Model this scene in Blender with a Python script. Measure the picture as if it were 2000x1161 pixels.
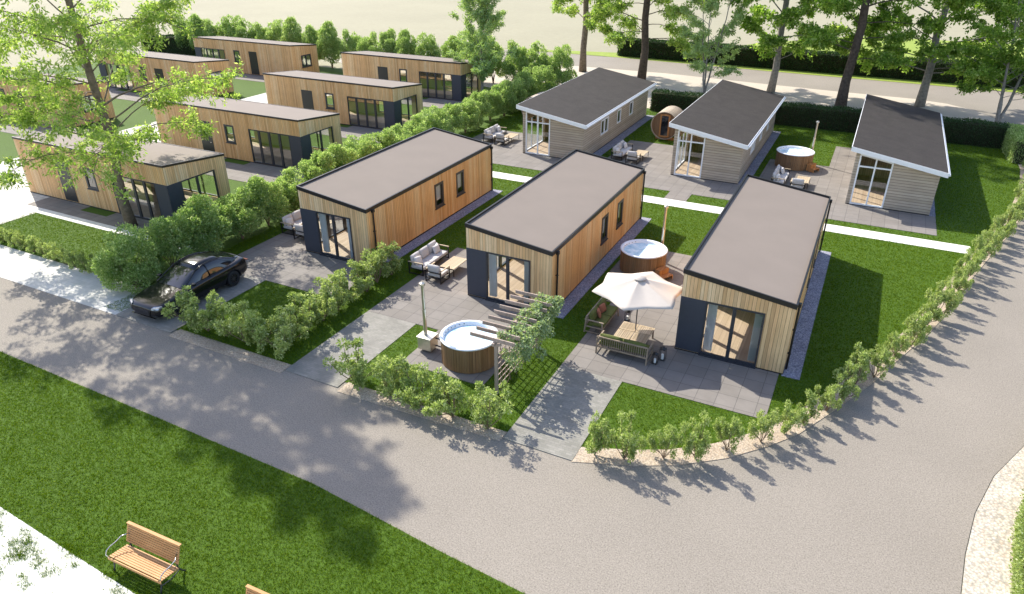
import bpy, math, random
import numpy as np
from mathutils import Vector, Matrix

# ------------------------------------------------------------------ camera, world, sun, exposure
for o in list(bpy.data.objects):
    bpy.data.objects.remove(o)
S = bpy.context.scene
COL = S.collection
R = math.radians
cam = bpy.data.objects.new("camera", bpy.data.cameras.new("camera"))
COL.objects.link(cam)
S.camera = cam
cam.location = (0, 0, 14.8)
cam.rotation_euler = (R(90 - 27.844), 0, R(26.668))
cam.data.sensor_width = 36
cam.data.lens = 24.876
cam.data.clip_start = 0.1
cam.data.clip_end = 2000

SUN_EL = R(41.0)
SUN_DIR = Vector((-.895 * math.cos(SUN_EL), .446 * math.cos(SUN_EL), math.sin(SUN_EL)))
w = bpy.data.worlds.new("World")
S.world = w
w.use_nodes = True
sky = w.node_tree.nodes.new('ShaderNodeTexSky')
sky.sky_type = 'NISHITA'
sky.sun_disc = False
sky.sun_elevation = SUN_EL
sky.sun_rotation = R(296.5)
sky.air_density = 1.0
sky.dust_density = 1.2
tint = w.node_tree.nodes.new('ShaderNodeMixRGB')      # white balance of the sky light
tint.blend_type = 'MULTIPLY'
tint.inputs[0].default_value = 1
tint.inputs[2].default_value = (1.04, .98, 1.0, 1)
w.node_tree.links.new(sky.outputs[0], tint.inputs[1])
w.node_tree.links.new(tint.outputs[0], w.node_tree.nodes['Background'].inputs[0])
w.node_tree.nodes['Background'].inputs[1].default_value = 0.15
sl = bpy.data.lights.new("sun", 'SUN')
sl.energy = 3.6
sl.angle = R(0.5)
sl.color = (1.0, .958, .86)
so = bpy.data.objects.new("sun", sl)
COL.objects.link(so)
so.rotation_euler = SUN_DIR.to_track_quat('Z', 'Y').to_euler()
S.view_settings.view_transform = 'Standard'
S.view_settings.look = 'None'
S.view_settings.gamma = 1
S.view_settings.exposure = 1.17
S.render.engine = 'CYCLES'
S.cycles.max_bounces = 8
S.cycles.transparent_max_bounces = 12

# ------------------------------------------------------------------ materials
class NT:
    def __init__(s, name):
        s.m = bpy.data.materials.new(name)
        s.m.use_nodes = True
        s.t = s.m.node_tree
        s.b = s.t.nodes['Principled BSDF']
        s.out = s.t.nodes['Material Output']
    def n(s, typ, **kw):
        nd = s.t.nodes.new('ShaderNode' + typ)
        for k, v in kw.items():
            if k.startswith('i_'):
                nd.inputs[k[2:].replace('_', ' ')].default_value = v
            else:
                setattr(nd, k, v)
        return nd
    def l(s, a, b):
        s.t.links.new(a, b)
    def coord(s):
        return s.n('TexCoord').outputs['Object']
    def math(s, op, a, b=None, c=None):
        nd = s.n('Math', operation=op)
        for i, x in enumerate((a, b, c)):
            if x is None: continue
            if isinstance(x, (int, float)): nd.inputs[i].default_value = x
            else: s.l(x, nd.inputs[i])
        return nd.outputs[0]
    def noise(s, scale, detail=3, rough=.55, vec=None):
        nd = s.n('TexNoise')
        nd.inputs['Scale'].default_value = scale
        nd.inputs['Detail'].default_value = detail
        nd.inputs['Roughness'].default_value = rough
        s.l(vec if vec is not None else s.coord(), nd.inputs['Vector'])
        return nd.outputs['Fac']
    def ramp(s, fac, stops, interp='LINEAR'):
        nd = s.n('ValToRGB')
        cr = nd.color_ramp
        cr.interpolation = interp
        while len(cr.elements) < len(stops): cr.elements.new(.5)
        for e, (p, c) in zip(cr.elements, stops):
            e.position = p
            e.color = (*c, 1) if len(c) == 3 else c
        s.l(fac, nd.inputs[0])
        return nd.outputs[0]
    def mix(s, fac, a, b, mode='MIX'):
        nd = s.n('MixRGB', blend_type=mode)
        for i, x in enumerate((fac, a, b)):
            if isinstance(x, (int, float)): nd.inputs[i].default_value = x
            elif isinstance(x, tuple): nd.inputs[i].default_value = (*x, 1)
            else: s.l(x, nd.inputs[i])
        return nd.outputs[0]
    def bump(s, h, strength=.3, dist=.02):
        nd = s.n('Bump')
        nd.inputs['Strength'].default_value = strength
        nd.inputs['Distance'].default_value = dist
        s.l(h, nd.inputs['Height'])
        s.l(nd.outputs[0], s.b.inputs['Normal'])
    def set(s, **kw):
        for k, v in kw.items():
            s.b.inputs[k.replace('_', ' ')].default_value = v
        return s

def sc(c, f): return tuple(min(1, x * f) for x in c)

def plain(name, col, rough=.6, metal=0, var=.12, vs=6, bump=0, spec=.5):
    t = NT(name)
    n = t.noise(vs, 4)
    t.l(t.ramp(n, [(.3, sc(col, 1 - var)), (.7, sc(col, 1 + var))]), t.b.inputs['Base Color'])
    t.set(Roughness=rough, Metallic=metal)
    t.b.inputs['Specular IOR Level'].default_value = spec
    if bump: t.bump(t.noise(vs * 6, 4), bump, .01)
    return t.m

def speckle(name, col, fine=90, amp=.35, big=.35, bigamp=.1, rough=.9, bump=.4, dark=None):
    """granular ground surface: fine grains on broad patches"""
    t = NT(name)
    f = t.noise(fine, 3, .7)
    c1 = t.ramp(f, [(.28, sc(col, 1 - amp)), (.5, col), (.74, sc(col, 1 + amp * .8))])
    g = t.noise(big, 5, .6)
    c2 = t.ramp(g, [(.3, (1 - bigamp,) * 3), (.7, (1 + 0 * bigamp,) * 3)])
    c3 = t.mix(1.0, c1, c2, 'MULTIPLY')
    h = t.noise(fine * .25, 3, .7)
    c4 = t.ramp(h, [(.35, (.93, .93, .92)), (.65, (1, 1, 1))])
    t.l(t.mix(1.0, c3, c4, 'MULTIPLY'), t.b.inputs['Base Color'])
    t.set(Roughness=rough)
    t.b.inputs['Specular IOR Level'].default_value = .25
    t.bump(f, bump, .01)
    return t.m

def pebbles(name, cols, scale=28, rough=.85, bump=.8):
    t = NT(name)
    v = t.n('TexVoronoi')
    v.inputs['Scale'].default_value = scale
    t.l(t.coord(), v.inputs['Vector'])
    sep = t.n('SeparateColor')
    t.l(v.outputs['Color'], sep.inputs[0])
    st = [(i / (len(cols) - 1), c) for i, c in enumerate(cols)]
    c = t.ramp(sep.outputs[0], st)
    e = t.ramp(v.outputs['Distance'], [(.25, (1, 1, 1)), (.75, (.6, .6, .6))])
    g = t.ramp(t.noise(.9, 4), [(.3, (.82, .8, .78)), (.65, (1, 1, 1))])
    t.l(t.mix(1.0, t.mix(1.0, c, e, 'MULTIPLY'), g, 'MULTIPLY'), t.b.inputs['Base Color'])
    t.set(Roughness=rough)
    t.bump(t.math('SUBTRACT', 1.0, v.outputs['Distance']), bump, .02)
    return t.m

def bricks(name, c1, c2, mortar, bw, bh, ms=.012, off=0.0, rough=.8, bump=.5, stain=.15):
    t = NT(name)
    b = t.n('TexBrick')
    b.offset = off
    b.inputs['Scale'].default_value = 1
    b.inputs['Color1'].default_value = (*c1, 1)
    b.inputs['Color2'].default_value = (*c2, 1)
    b.inputs['Mortar'].default_value = (*mortar, 1)
    b.inputs['Mortar Size'].default_value = ms
    b.inputs['Mortar Smooth'].default_value = .1
    b.inputs['Brick Width'].default_value = bw
    b.inputs['Row Height'].default_value = bh
    t.l(t.coord(), b.inputs['Vector'])
    n = t.ramp(t.noise(1.3, 5, .65), [(.3, (1 - stain,) * 3), (.65, (1, 1, 1))])
    f = t.ramp(t.noise(70, 3), [(.3, (.88, .88, .88)), (.7, (1, 1, 1))])
    t.l(t.mix(1.0, t.mix(1.0, b.outputs['Color'], n, 'MULTIPLY'), f, 'MULTIPLY'), t.b.inputs['Base Color'])
    t.set(Roughness=rough)
    t.b.inputs['Specular IOR Level'].default_value = .2
    t.bump(t.math('SUBTRACT', 1.0, b.outputs['Fac']), bump, .006)
    return t.m

def boards(name, cols, width, vertical=True, groove=.1, rough=.65, grain=1.0, angle=False, dark=.3, bump=.8):
    """wood boards: each board its own tone, long grain, dark joints"""
    t = NT(name)
    sx = t.n('SeparateXYZ'); t.l(t.coord(), sx.inputs[0])
    tc = t.n('TexCoord')
    sn = t.n('SeparateXYZ'); t.l(tc.outputs['Normal'], sn.inputs[0])
    if angle:
        u = t.math('MULTIPLY', t.math('ARCTAN2', sx.outputs[1], sx.outputs[0]), 1.05)
        along = sx.outputs[2]
    elif vertical:
        ax = t.math('ABSOLUTE', sn.outputs[0]); 
        isx = t.math('GREATER_THAN', ax, .5)
        u = t.math('ADD', t.math('MULTIPLY', sx.outputs[1], isx), t.math('MULTIPLY', sx.outputs[0], t.math('SUBTRACT', 1.0, isx)))
        along = sx.outputs[2]
    else:
        u = sx.outputs[2]
        along = t.math('ADD', sx.outputs[0], sx.outputs[1])
    q = t.math('DIVIDE', u, width)
    idx = t.math('FLOOR', q)
    fr = t.math('FRACT', q)
    wn = t.n('TexWhiteNoise', noise_dimensions='1D'); t.l(idx, wn.inputs['W'])
    st = [(i / (len(cols) - 1), c) for i, c in enumerate(cols)]
    base = t.ramp(wn.outputs['Value'], st)
    cb = t.n('CombineXYZ')
    t.l(t.math('MULTIPLY', q, 3.0), cb.inputs[0]); t.l(t.math('MULTIPLY', along, .9), cb.inputs[1]); t.l(t.math('MULTIPLY', idx, 7.3), cb.inputs[2])
    gr = t.noise(1.6, 5, .65, cb.outputs[0])
    g = t.ramp(gr, [(.3, (1 - .3 * grain, 1 - .34 * grain, 1 - .38 * grain)), (.7, (1.0, 1.0, 1.0))])
    c = t.mix(1.0, base, g, 'MULTIPLY')
    big = t.ramp(t.noise(.8, 3), [(.3, (.86, .86, .87)), (.7, (1, 1, 1))])
    c = t.mix(1.0, c, big, 'MULTIPLY')
    e = t.math('LESS_THAN', fr, groove)
    c = t.mix(e, c, sc(cols[0], dark))
    t.l(c, t.b.inputs['Base Color'])
    t.set(Roughness=rough)
    t.b.inputs['Specular IOR Level'].default_value = .3
    t.bump(t.math('SUBTRACT', t.math('MULTIPLY', gr, .2), e), bump, .008)
    return t.m

def leafmat(name, cols, trans=.35, rough=.45, tt=(1.25, 1.3, .55)):
    t = NT(name)
    g = t.n('NewGeometry')
    oi = t.n('ObjectInfo')
    st = [(i / (len(cols) - 1), c) for i, c in enumerate(cols)]
    c = t.ramp(g.outputs['Random Per Island'], st)
    v = t.ramp(oi.outputs['Random'], [(0, (.86, .9, .85)), (1, (1.0, 1.0, 1.0))])
    c = t.mix(1.0, c, v, 'MULTIPLY')
    t.l(c, t.b.inputs['Base Color'])
    t.set(Roughness=rough)
    t.b.inputs['Specular IOR Level'].default_value = .15
    tr = t.n('BsdfTranslucent')
    t.l(t.mix(1.0, c, tt, 'MULTIPLY'), tr.inputs['Color'])
    mx = t.n('MixShader'); mx.inputs[0].default_value = trans
    t.l(t.b.outputs[0], mx.inputs[1]); t.l(tr.outputs[0], mx.inputs[2]); t.l(mx.outputs[0], t.out.inputs['Surface'])
    return t.m

def glassmat(name, tint=(.93, .96, .97), refl=1.0, ior=1.5, base=0.04):
    t = NT(name)
    tr = t.n('BsdfTransparent'); tr.inputs['Color'].default_value = (*tint, 1)
    gl = t.n('BsdfGlossy'); gl.inputs['Roughness'].default_value = .02; gl.inputs['Color'].default_value = (refl,) * 3 + (1,)
    fr = t.n('LayerWeight'); fr.inputs['Blend'].default_value = .5
    f = t.math('ADD', t.math('MULTIPLY', t.math('POWER', fr.outputs['Facing'], 5.0), .9), base + .03)
    mx = t.n('MixShader')
    t.l(f, mx.inputs[0]); t.l(tr.outputs[0], mx.inputs[1]); t.l(gl.outputs[0], mx.inputs[2]); t.l(mx.outputs[0], t.out.inputs['Surface'])
    return t.m

MT = {}
MT['field'] = speckle('field_soil', (.31, .285, .19), fine=4, amp=.07, big=.05, bigamp=.12, bump=.1)
MT['verge'] = speckle('verge_grass', (.26, .33, .05), fine=6, amp=.25, big=.3, bigamp=.2)
MT['asphalt'] = speckle('asphalt', (.27, .237, .195), fine=24, amp=.42, big=.22, bigamp=.12, bump=.5)
MT['sand'] = speckle('sand_gravel', (.5, .43, .35), fine=26, amp=.18, big=.2, bigamp=.1)
MT['white'] = speckle('white_gravel', (.74, .71, .64), fine=50, amp=.12, big=.5, bigamp=.08)
MT['strip'] = pebbles('beige_pebbles', [(.50, .39, .27), (.58, .48, .36), (.46, .35, .25), (.56, .46, .34), (.42, .35, .28)], 19, bump=.4)
MT['beige'] = pebbles('beige_gravel', [(.52, .46, .36), (.6, .56, .48), (.62, .5, .38), (.5, .48, .38)], 14, bump=.4)
MT['darkgravel'] = pebbles('grey_gravel', [(.14, .14, .2), (.36, .36, .44), (.22, .22, .29), (.5, .5, .56), (.28, .28, .35)], 22)
MT['tile'] = bricks('terrace_tiles', (.215, .192, .168), (.245, .22, .195), (.12, .11, .1), .68, .68, .009)
MT['paver'] = bricks('driveway_pavers', (.25, .238, .2), (.31, .29, .25), (.22, .21, .19), .21, .105, .006, .5, stain=.22)
MT['whitebrick'] = bricks('white_bricks', (.56, .54, .48), (.68, .65, .58), (.4, .38, .32), .5, .25, .02, .5)
MT['paving'] = bricks('pale_paving', (.56, .54, .48), (.63, .6, .54), (.48, .46, .4), .3, .3, .006, .5, stain=.08)
MT['lawn'] = speckle('lawn_turf', (.06, .115, .006), fine=22, amp=.5, big=.5, bigamp=.12, bump=.7)
MT['soil'] = speckle('bark_soil', (.05, .05, .025), fine=14, amp=.5)
MT['gblade'] = leafmat('grass_blades', [(.05, .115, .002), (.095, .175, .004), (.15, .23, .006), (.075, .145, .003), (.30, .36, .01)], .38, .9)
MT['membrane'] = plain('roof_membrane', (.21, .175, .146), .85, var=.035, vs=.7, spec=.2)
MT['shingle'] = speckle('roof_shingle', (.045, .038, .034), fine=12, amp=.25, big=1.2, bigamp=.25, rough=.85)
MT['black'] = plain('black_trim', (.012, .011, .012), .45, var=.1)
MT['charcoal'] = plain('charcoal_cladding', (.04, .045, .062), .55, var=.06)
MT['frame_dark'] = plain('charcoal_frame', (.035, .037, .045), .4)
MT['frame_brown'] = plain('dark_brown_frame', (.06, .045, .04), .45)
MT['white_paint'] = plain('white_paint', (.8, .8, .8), .4, var=.03)
MT['door_black'] = plain('black_door', (.018, .02, .02), .35)
MT['larch_long'] = boards('orange_larch_boards', [(.84, .45, .16), (.94, .55, .22), (.74, .37, .12), (.95, .65, .31), (.86, .47, .17), (.93, .57, .26)], .135)
MT['larch_end'] = boards('pale_larch_boards', [(.80, .51, .24), (.96, .67, .36), (.66, .42, .2), (.97, .74, .45), (.87, .56, .28), (.93, .64, .35)], .135)
MT['larch_mid'] = boards('honey_larch_boards', [(.84, .48, .20), (.97, .62, .30), (.70, .38, .15), (.98, .69, .38), (.88, .52, .24), (.94, .59, .29)], .135)
MT['clap'] = boards('grey_clapboards', [(.48, .40, .30), (.58, .49, .375), (.52, .43, .33), (.62, .525, .41)], .165, vertical=False, groove=.12, grain=.8)
MT['oak'] = boards('oak_floor', [(.52, .37, .24), (.62, .46, .31), (.57, .42, .28)], .2, groove=.04, dark=.6)
MT['inner'] = plain('inner_wall', (.62, .58, .5), .8, var=.03)
MT['inner_wood'] = boards('inner_pine', [(.55, .4, .24), (.66, .5, .32)], .14)
MT['curtain'] = leafmat('curtain_cloth', [(.74, .76, .78), (.76, .78, .8)], .35, .9, (1, 1, 1))
MT['glass'] = glassmat('window_glass', base=.03)
MT['glass_dim'] = glassmat('window_glass_tinted', (.88, .9, .86), base=.17)
MT['glass_refl'] = glassmat('mirror_window_glass', (.7, .72, .68), base=.30)
MT['tubwood'] = boards('tub_staves', [(.30, .175, .085), (.36, .215, .11), (.26, .15, .07), (.4, .25, .13)], .1, angle=True, groove=.05)
MT['orangewood'] = boards('orange_wood', [(.5, .22, .075), (.58, .28, .1), (.44, .18, .06)], .1, groove=.03)
MT['saunawood'] = boards('sauna_staves', [(.52, .42, .31), (.6, .5, .38), (.44, .35, .26)], .11, groove=.06)
MT['saunaend'] = boards('sauna_end_boards', [(.25, .14, .07), (.3, .175, .09), (.22, .12, .06)], .11)
MT['shell'] = plain('tub_shell', (.82, .84, .86), .18, var=.02)
MT['steel'] = plain('steel_flue', (.56, .53, .46), .28, .9, var=.08)
MT['steelbox'] = plain('steel_stove', (.60, .56, .46), .42, .75, var=.1)
MT['benchwood'] = boards('bench_slats', [(.62, .33, .12), (.68, .38, .16), (.56, .29, .1)], .5, vertical=False, groove=0)
MT['iron'] = plain('cast_iron', (.10, .10, .11), .4, .6)
MT['cushion'] = plain('grey_cushion', (.50, .47, .44), .95, var=.05, vs=14, bump=.3)
MT['pillow'] = plain('pale_pillow', (.62, .58, .54), .95, var=.05, vs=14)
MT['teak'] = boards('pale_teak', [(.56, .44, .29), (.62, .5, .34)], .12, groove=.06)
MT['teakgrey'] = boards('weathered_teak', [(.33, .26, .19), (.4, .32, .24)], .3, groove=0)
MT['olive'] = plain('olive_cushion', (.10, .115, .025), .95, var=.15, vs=10, bump=.3)
MT['rust'] = plain('rust_pillow', (.32, .12, .07), .95)
MT['canopy'] = plain('cream_canopy', (.50, .44, .375), .85, var=.02)
MT['pergola'] = boards('pergola_timber', [(.42, .32, .26), (.5, .4, .33), (.46, .35, .29)], .3, groove=0)
MT['bark'] = plain('bark', (.17, .13, .09), .9, var=.4, vs=5, bump=.9)
MT['bark_dark'] = plain('dark_bark', (.085, .062, .045), .9, var=.4, vs=5, bump=.9)
MT['bark_pale'] = plain('pale_bark', (.25, .225, .195), .9, var=.3, vs=5, bump=.8)
MT['stem'] = plain('twig', (.2, .14, .09), .9)
MT['leaf_tree'] = leafmat('ash_leaves', [(.17, .28, .05), (.29, .42, .10), (.45, .55, .19), (.2, .33, .06), (.7, .73, .36)], .55, tt=(1.25, 1.3, .6))
MT['leaf_maple'] = leafmat('maple_leaves', [(.12, .22, .03), (.22, .35, .065), (.35, .47, .11), (.15, .27, .04), (.58, .66, .26)], .58, tt=(1.2, 1.3, .6))
MT['leaf_light'] = leafmat('light_leaves', [(.28, .4, .15), (.38, .5, .22), (.5, .6, .32), (.32, .44, .17)], .4)
MT['leaf_bush'] = leafmat('hedge_bush_leaves', [(.17, .28, .07), (.30, .42, .13), (.49, .59, .25), (.22, .34, .095), (.74, .79, .46)], .5, tt=(1.15, 1.2, .7))
MT['leaf_shrub'] = leafmat('shrub_leaves', [(.2, .28, .075), (.33, .41, .135), (.5, .56, .23), (.26, .34, .1), (.76, .78, .46)], .45, tt=(1.15, 1.2, .7))
MT['leaf_hedge'] = leafmat('clipped_hedge_leaves', [(.025, .055, .018), (.045, .09, .03), (.075, .13, .045)], .15)
MT['leaf_vine'] = leafmat('vine_leaves', [(.18, .26, .12), (.29, .37, .2), (.48, .55, .36), (.22, .3, .14)], .4)
MT['carpaint'] = plain('car_black_paint', (.010, .010, .011), .16, .3, var=.03, spec=.8)
MT['carglass'] = plain('car_glass', (.012, .013, .015), .04, 0, var=.01, spec=1)
MT['tyre'] = plain('tyre_rubber', (.018, .018, .018), .85)
MT['rim'] = plain('dark_rim', (.12, .12, .125), .3, .9)
MT['lamp'] = plain('headlight', (.45, .47, .5), .1, .4)
MT['chrome'] = plain('chrome', (.5, .5, .5), .15, 1)
MT['candle'] = plain('white_candle', (.8, .8, .76), .6)

def watermat():
    t = NT('tub_water')
    n = t.noise(3.2, 5, .6)
    t.l(t.ramp(n, [(.32, (.36, .56, .68)), (.5, (.55, .72, .80)), (.66, (.85, .9, .92))]), t.b.inputs['Base Color'])
    t.set(Roughness=.06)
    t.bump(t.noise(5, 4), .5, .04)
    return t.m
MT['water'] = watermat()

# ------------------------------------------------------------------ mesh helpers
class MB:
    def __init__(s): s.v = []; s.f = []; s.m = []
    def add(s, vs, fs, mi=0):
        k = len(s.v); s.v += [tuple(v) for v in vs]
        for f in fs: s.f.append(tuple(i + k for i in f)); s.m.append(mi)
        return s
    def hexa(s, p, mi=0):   # 8 points: bottom 4 ccw, top 4 ccw
        return s.add(p, [(3, 2, 1, 0), (4, 5, 6, 7), (0, 1, 5, 4), (1, 2, 6, 5), (2, 3, 7, 6), (3, 0, 4, 7)], mi)
    def box(s, x0, x1, y0, y1, z0, z1, mi=0, M=None):
        p = [(x0, y0, z0), (x1, y0, z0), (x1, y1, z0), (x0, y1, z0), (x0, y0, z1), (x1, y0, z1), (x1, y1, z1), (x0, y1, z1)]
        if M is not None: p = [tuple(M @ Vector(q)) for q in p]
        return s.hexa(p, mi)
    def bar(s, a, b, w, h, mi=0, up=(0, 0, 1)):
        a = Vector(a); b = Vector(b); d = (b - a).normalized(); u = Vector(up)
        if abs(d.dot(u)) > .95: u = Vector((0, 1, 0))
        sd = d.cross(u).normalized() * (w / 2); uu = sd.cross(d).normalized() * (h / 2)
        p = [a - sd - uu, a + sd - uu, b + sd - uu, b - sd - uu, a - sd + uu, a + sd + uu, b + sd + uu, b - sd + uu]
        return s.hexa([tuple(q) for q in p], mi)
    def tube(s, pts, rad, n=8, mi=0, cap=True):
        pts = [Vector(p) for p in pts]; k = len(s.v); N = len(pts)
        if not hasattr(rad, '__len__'): rad = [rad] * N
        prev = None
        for i, p in enumerate(pts):
            d = (pts[min(i + 1, N - 1)] - pts[max(i - 1, 0)])
            d = d.normalized() if d.length > 1e-6 else Vector((0, 0, 1))
            if prev is None:
                u = d.cross(Vector((0, 0, 1)))
                if u.length < .1: u = d.cross(Vector((1, 0, 0)))
            else:
                u = prev - d * prev.dot(d)
            u.normalize(); prev = u; v = d.cross(u)
            for j in range(n):
                a = 2 * math.pi * j / n
                q = p + (u * math.cos(a) + v * math.sin(a)) * rad[i]
                s.v.append(tuple(q))
        for i in range(N - 1):
            for j in range(n):
                a = k + i * n + j; b = k + i * n + (j + 1) % n
                s.f.append((a, b, b + n, a + n)); s.m.append(mi)
        if cap:
            s.f.append(tuple(k + j for j in range(n))[::-1]); s.m.append(mi)
            s.f.append(tuple(k + (N - 1) * n + j for j in range(n))); s.m.append(mi)
        return s
    def lathe(s, prof, n=32, c=(0, 0, 0), mi=0, axis='z'):
        k = len(s.v); N = len(prof)
        for (r, z) in prof:
            for j in range(n):
                a = 2 * math.pi * j / n
                x, y = r * math.cos(a), r * math.sin(a)
                q = (x, y, z) if axis == 'z' else ((x, z, y) if axis == 'y' else (z, x, y))
                s.v.append((q[0] + c[0], q[1] + c[1], q[2] + c[2]))
        for i in range(N - 1):
            for j in range(n):
                a = k + i * n + j; b = k + i * n + (j + 1) % n
                s.f.append((a, b, b + n, a + n)); s.m.append(mi)
        return s
    def disc(s, r, z, n=32, c=(0, 0), mi=0):
        k = len(s.v)
        for j in range(n):
            a = 2 * math.pi * j / n; s.v.append((c[0] + r * math.cos(a), c[1] + r * math.sin(a), z))
        s.f.append(tuple(range(k, k + n))); s.m.append(mi); return s
    def build(s, name, mats, parent=None, loc=None, smooth=False, bevel=0, rot=None):
        me = bpy.data.meshes.new(name)
        me.from_pydata(s.v, [], s.f)
        if not isinstance(mats, (list, tuple)): mats = [mats]
        for m in mats: me.materials.append(MT[m] if isinstance(m, str) else m)
        me.polygons.foreach_set('material_index', s.m)
        if smooth: me.polygons.foreach_set('use_smooth', [True] * len(me.polygons))
        me.update()
        o = bpy.data.objects.new(name, me); COL.objects.link(o)
        if parent is not None: o.parent = parent
        if loc is not None: o.location = loc
        if rot is not None: o.rotation_euler = rot
        if bevel:
            b = o.modifiers.new('bevel', 'BEVEL'); b.width = bevel; b.segments = 2; b.limit_method = 'ANGLE'
        return o

def npmesh(name, verts, nper, mat, parent=None, loc=None):
    """mesh of disjoint faces, nper verts each"""
    verts = np.ascontiguousarray(verts, dtype=np.float32).reshape(-1, 3)
    nv = len(verts); nf = nv // nper
    me = bpy.data.meshes.new(name)
    me.vertices.add(nv); me.vertices.foreach_set('co', verts.ravel())
    me.loops.add(nv); me.loops.foreach_set('vertex_index', np.arange(nv, dtype=np.int32))
    me.polygons.add(nf)
    me.polygons.foreach_set('loop_start', np.arange(0, nv, nper, dtype=np.int32))
    me.polygons.foreach_set('loop_total', np.full(nf, nper, dtype=np.int32))
    me.materials.append(MT[mat]); me.update(calc_edges=True)
    o = bpy.data.objects.new(name, me); COL.objects.link(o)
    if parent is not None: o.parent = parent
    if loc is not None: o.location = loc
    return o

def tag(o, label=None, cat=None, group=None, kind=None):
    if label: o['label'] = label
    if cat: o['category'] = cat
    if group: o['group'] = group
    if kind: o['kind'] = kind
    return o

def thing(name, loc, label, cat, group=None, rz=0):
    o = bpy.data.objects.new(name, None); COL.objects.link(o)
    o.location = loc; o.rotation_euler = (0, 0, rz); o.empty_display_size = .3
    return tag(o, label, cat, group)

def copy_tree(o, parent=None):
    c = o.copy(); COL.objects.link(c); c.parent = parent
    for ch in list(o.children): copy_tree(ch, c)
    return c

def clone(o, loc, rz=0, label=None, group=None, scale=None):
    c = copy_tree(o)
    c.location = loc; c.rotation_euler = (0, 0, rz)
    if label: c['label'] = label
    if group: c['group'] = group
    if scale: c.scale = scale if hasattr(scale, '__len__') else (scale,) * 3
    return c

# ------------------------------------------------------------------ setting: ground sheets
def sheet(name, pts, z, mat, sub=0):
    m = MB(); m.add([(x, y, z) for x, y in pts], [tuple(range(len(pts)))])
    if z >= .02:      # laid surfaces have an edge that goes down into the ground
        n = len(pts); m.v += [(x, y, -.01) for x, y in pts]
        for i in range(n): m.f.append((i, i + n, (i + 1) % n + n, (i + 1) % n)); m.m.append(0)
    o = m.build(name, mat)
    me = o.data
    if me.polygons[0].normal.z < 0: me.flip_normals()
    return tag(o, kind='structure')
def rect(x0, x1, y0, y1): return [(x0, y0), (x1, y0), (x1, y1), (x0, y1)]

# outer edge (towards the road) of the curved gravel edging
CURVE = [(-8.46, 16.0), (-6.0, 16.05), (-4.19, 16.75), (-3.03, 17.36), (-1.71, 18.39), (-.61, 19.61), (.14, 20.64), (.92, 22.22),
         (2.16, 24.88), (2.95, 26.99), (4.09, 29.88), (4.95, 32.6), (6.02, 36.6), (7.11, 40.24), (8.21, 43.8), (9.3, 48), (10.2, 52.5), (10.7, 57), (10.75, 61), (10.3, 64.5)]
def offset(cv, d):
    out = []
    for i, (x, y) in enumerate(cv):
        a = cv[max(i - 1, 0)]; b = cv[min(i + 1, len(cv) - 1)]
        dx, dy = b[0] - a[0], b[1] - a[1]; L = math.hypot(dx, dy)
        out.append((x - dy / L * d, y + dx / L * d))
    return out
INNER = offset(CURVE, .75)
RIGHT = [(4.45, -5), (4.45, 12), (4.55, 15.9), (4.72, 17.4), (5.05, 19.2), (5.66, 21.2), (6.66, 23.3), (8.1, 27), (9.6, 31.5), (11.1, 36.5), (12.6, 42), (14.2, 50), (15.4, 57), (16, 64), (16, 72), (15, 79)]

sheet('ground', rect(-900, 900, -300, 1500), -.02, 'field')
asph = [(-120, 11.9), (-28, 11.95), (-20, 11.8), (-12.5, 11.65), (-7.7, 11.2), (-4.5, 10.9), (-1, 10.3), (3, 9), (4.4, 7)] + RIGHT[1:] + [(40, 79), (40, 85.4), (13.2, 86.0), (-11.2, 86.9), (-29.7, 88.1), (-37, 87.6), (-60, 86), (-60, 79.8), (-27, 66), (-26, 16.1), (-120, 16.1)]
sheet('road', asph, 0.0, 'asphalt')
sheet('sand_lot', [(-27, 63.2), (-60, 70), (-60, 79.7), (-33.7, 80.1), (-21.3, 80.4), (-10, 79.2), (-3, 78.6), (3.5, 78.3), (6.2, 77.4), (8.4, 75.4), (9.8, 72.6), (10.5, 69.4), (10.6, 66.5), (10.3, 63.6), (8, 63.2)], .012, 'sand')
sheet('verge', [(-46, 88.3), (-30, 88.12), (-11, 86.95), (13.2, 86.05), (45, 85.3), (45, 125), (-4, 122), (-16, 108), (-22, 96), (-31, 91.5)], .012, 'verge')
sheet('lawn', [(-29.6, 16.15)] + [(-8.46, 16.45)] + INNER[1:] + [(9.5, 64), (-29.6, 64)], .010, 'lawn')
sheet('back_lawn', rect(-85, -29.6, 18.3, 66.5), .008, 'lawn')
FG = [(-60, 12.0), (-28.4, 11.98), (-20, 11.84), (-12.5, 11.7), (-7.7, 11.2), (-4.5, 10.95), (-1, 10.35), (3, 9.05), (4.4, 7.05), (4.5, 3), (2, 3.2), (-5, 5.2), (-9, 6.1), (-13.7, 6.63), (-16.7, 6.77), (-20, 6.94), (-60, 7.3)]
sheet('park_lawn', FG, .010, 'lawn')
sheet('park_path', [(-60, 7.32), (-20, 6.98), (-13.7, 6.66), (-9, 6.12), (-5, 5.22), (2, 3.22), (2, -6), (-60, -6)], .006, 'white')
sheet('parking_strip', [(-120, 16.0), (-26.95, 15.95), (-26.95, 18.2), (-41.8, 18.3), (-41.8, 26.5), (-120, 26.5)], .014, 'paving')
sheet('brick_square', [(-75, 19.2), (-41.8, 19.0), (-41.8, 22.05), (-43.6, 22.6), (-43.6, 24.0), (-47.2, 24.0), (-47.2, 62), (-53.6, 62), (-53.6, 27), (-75, 27)], .022, 'whitebrick')
sheet('right_gravel', [(p[0] + .02, p[1]) for p in RIGHT] + [(30, 79), (30, -5)], .012, 'beige')
sheet('edging_gravel', CURVE[1:] + INNER[1:][::-1], .020, 'strip')
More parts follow.
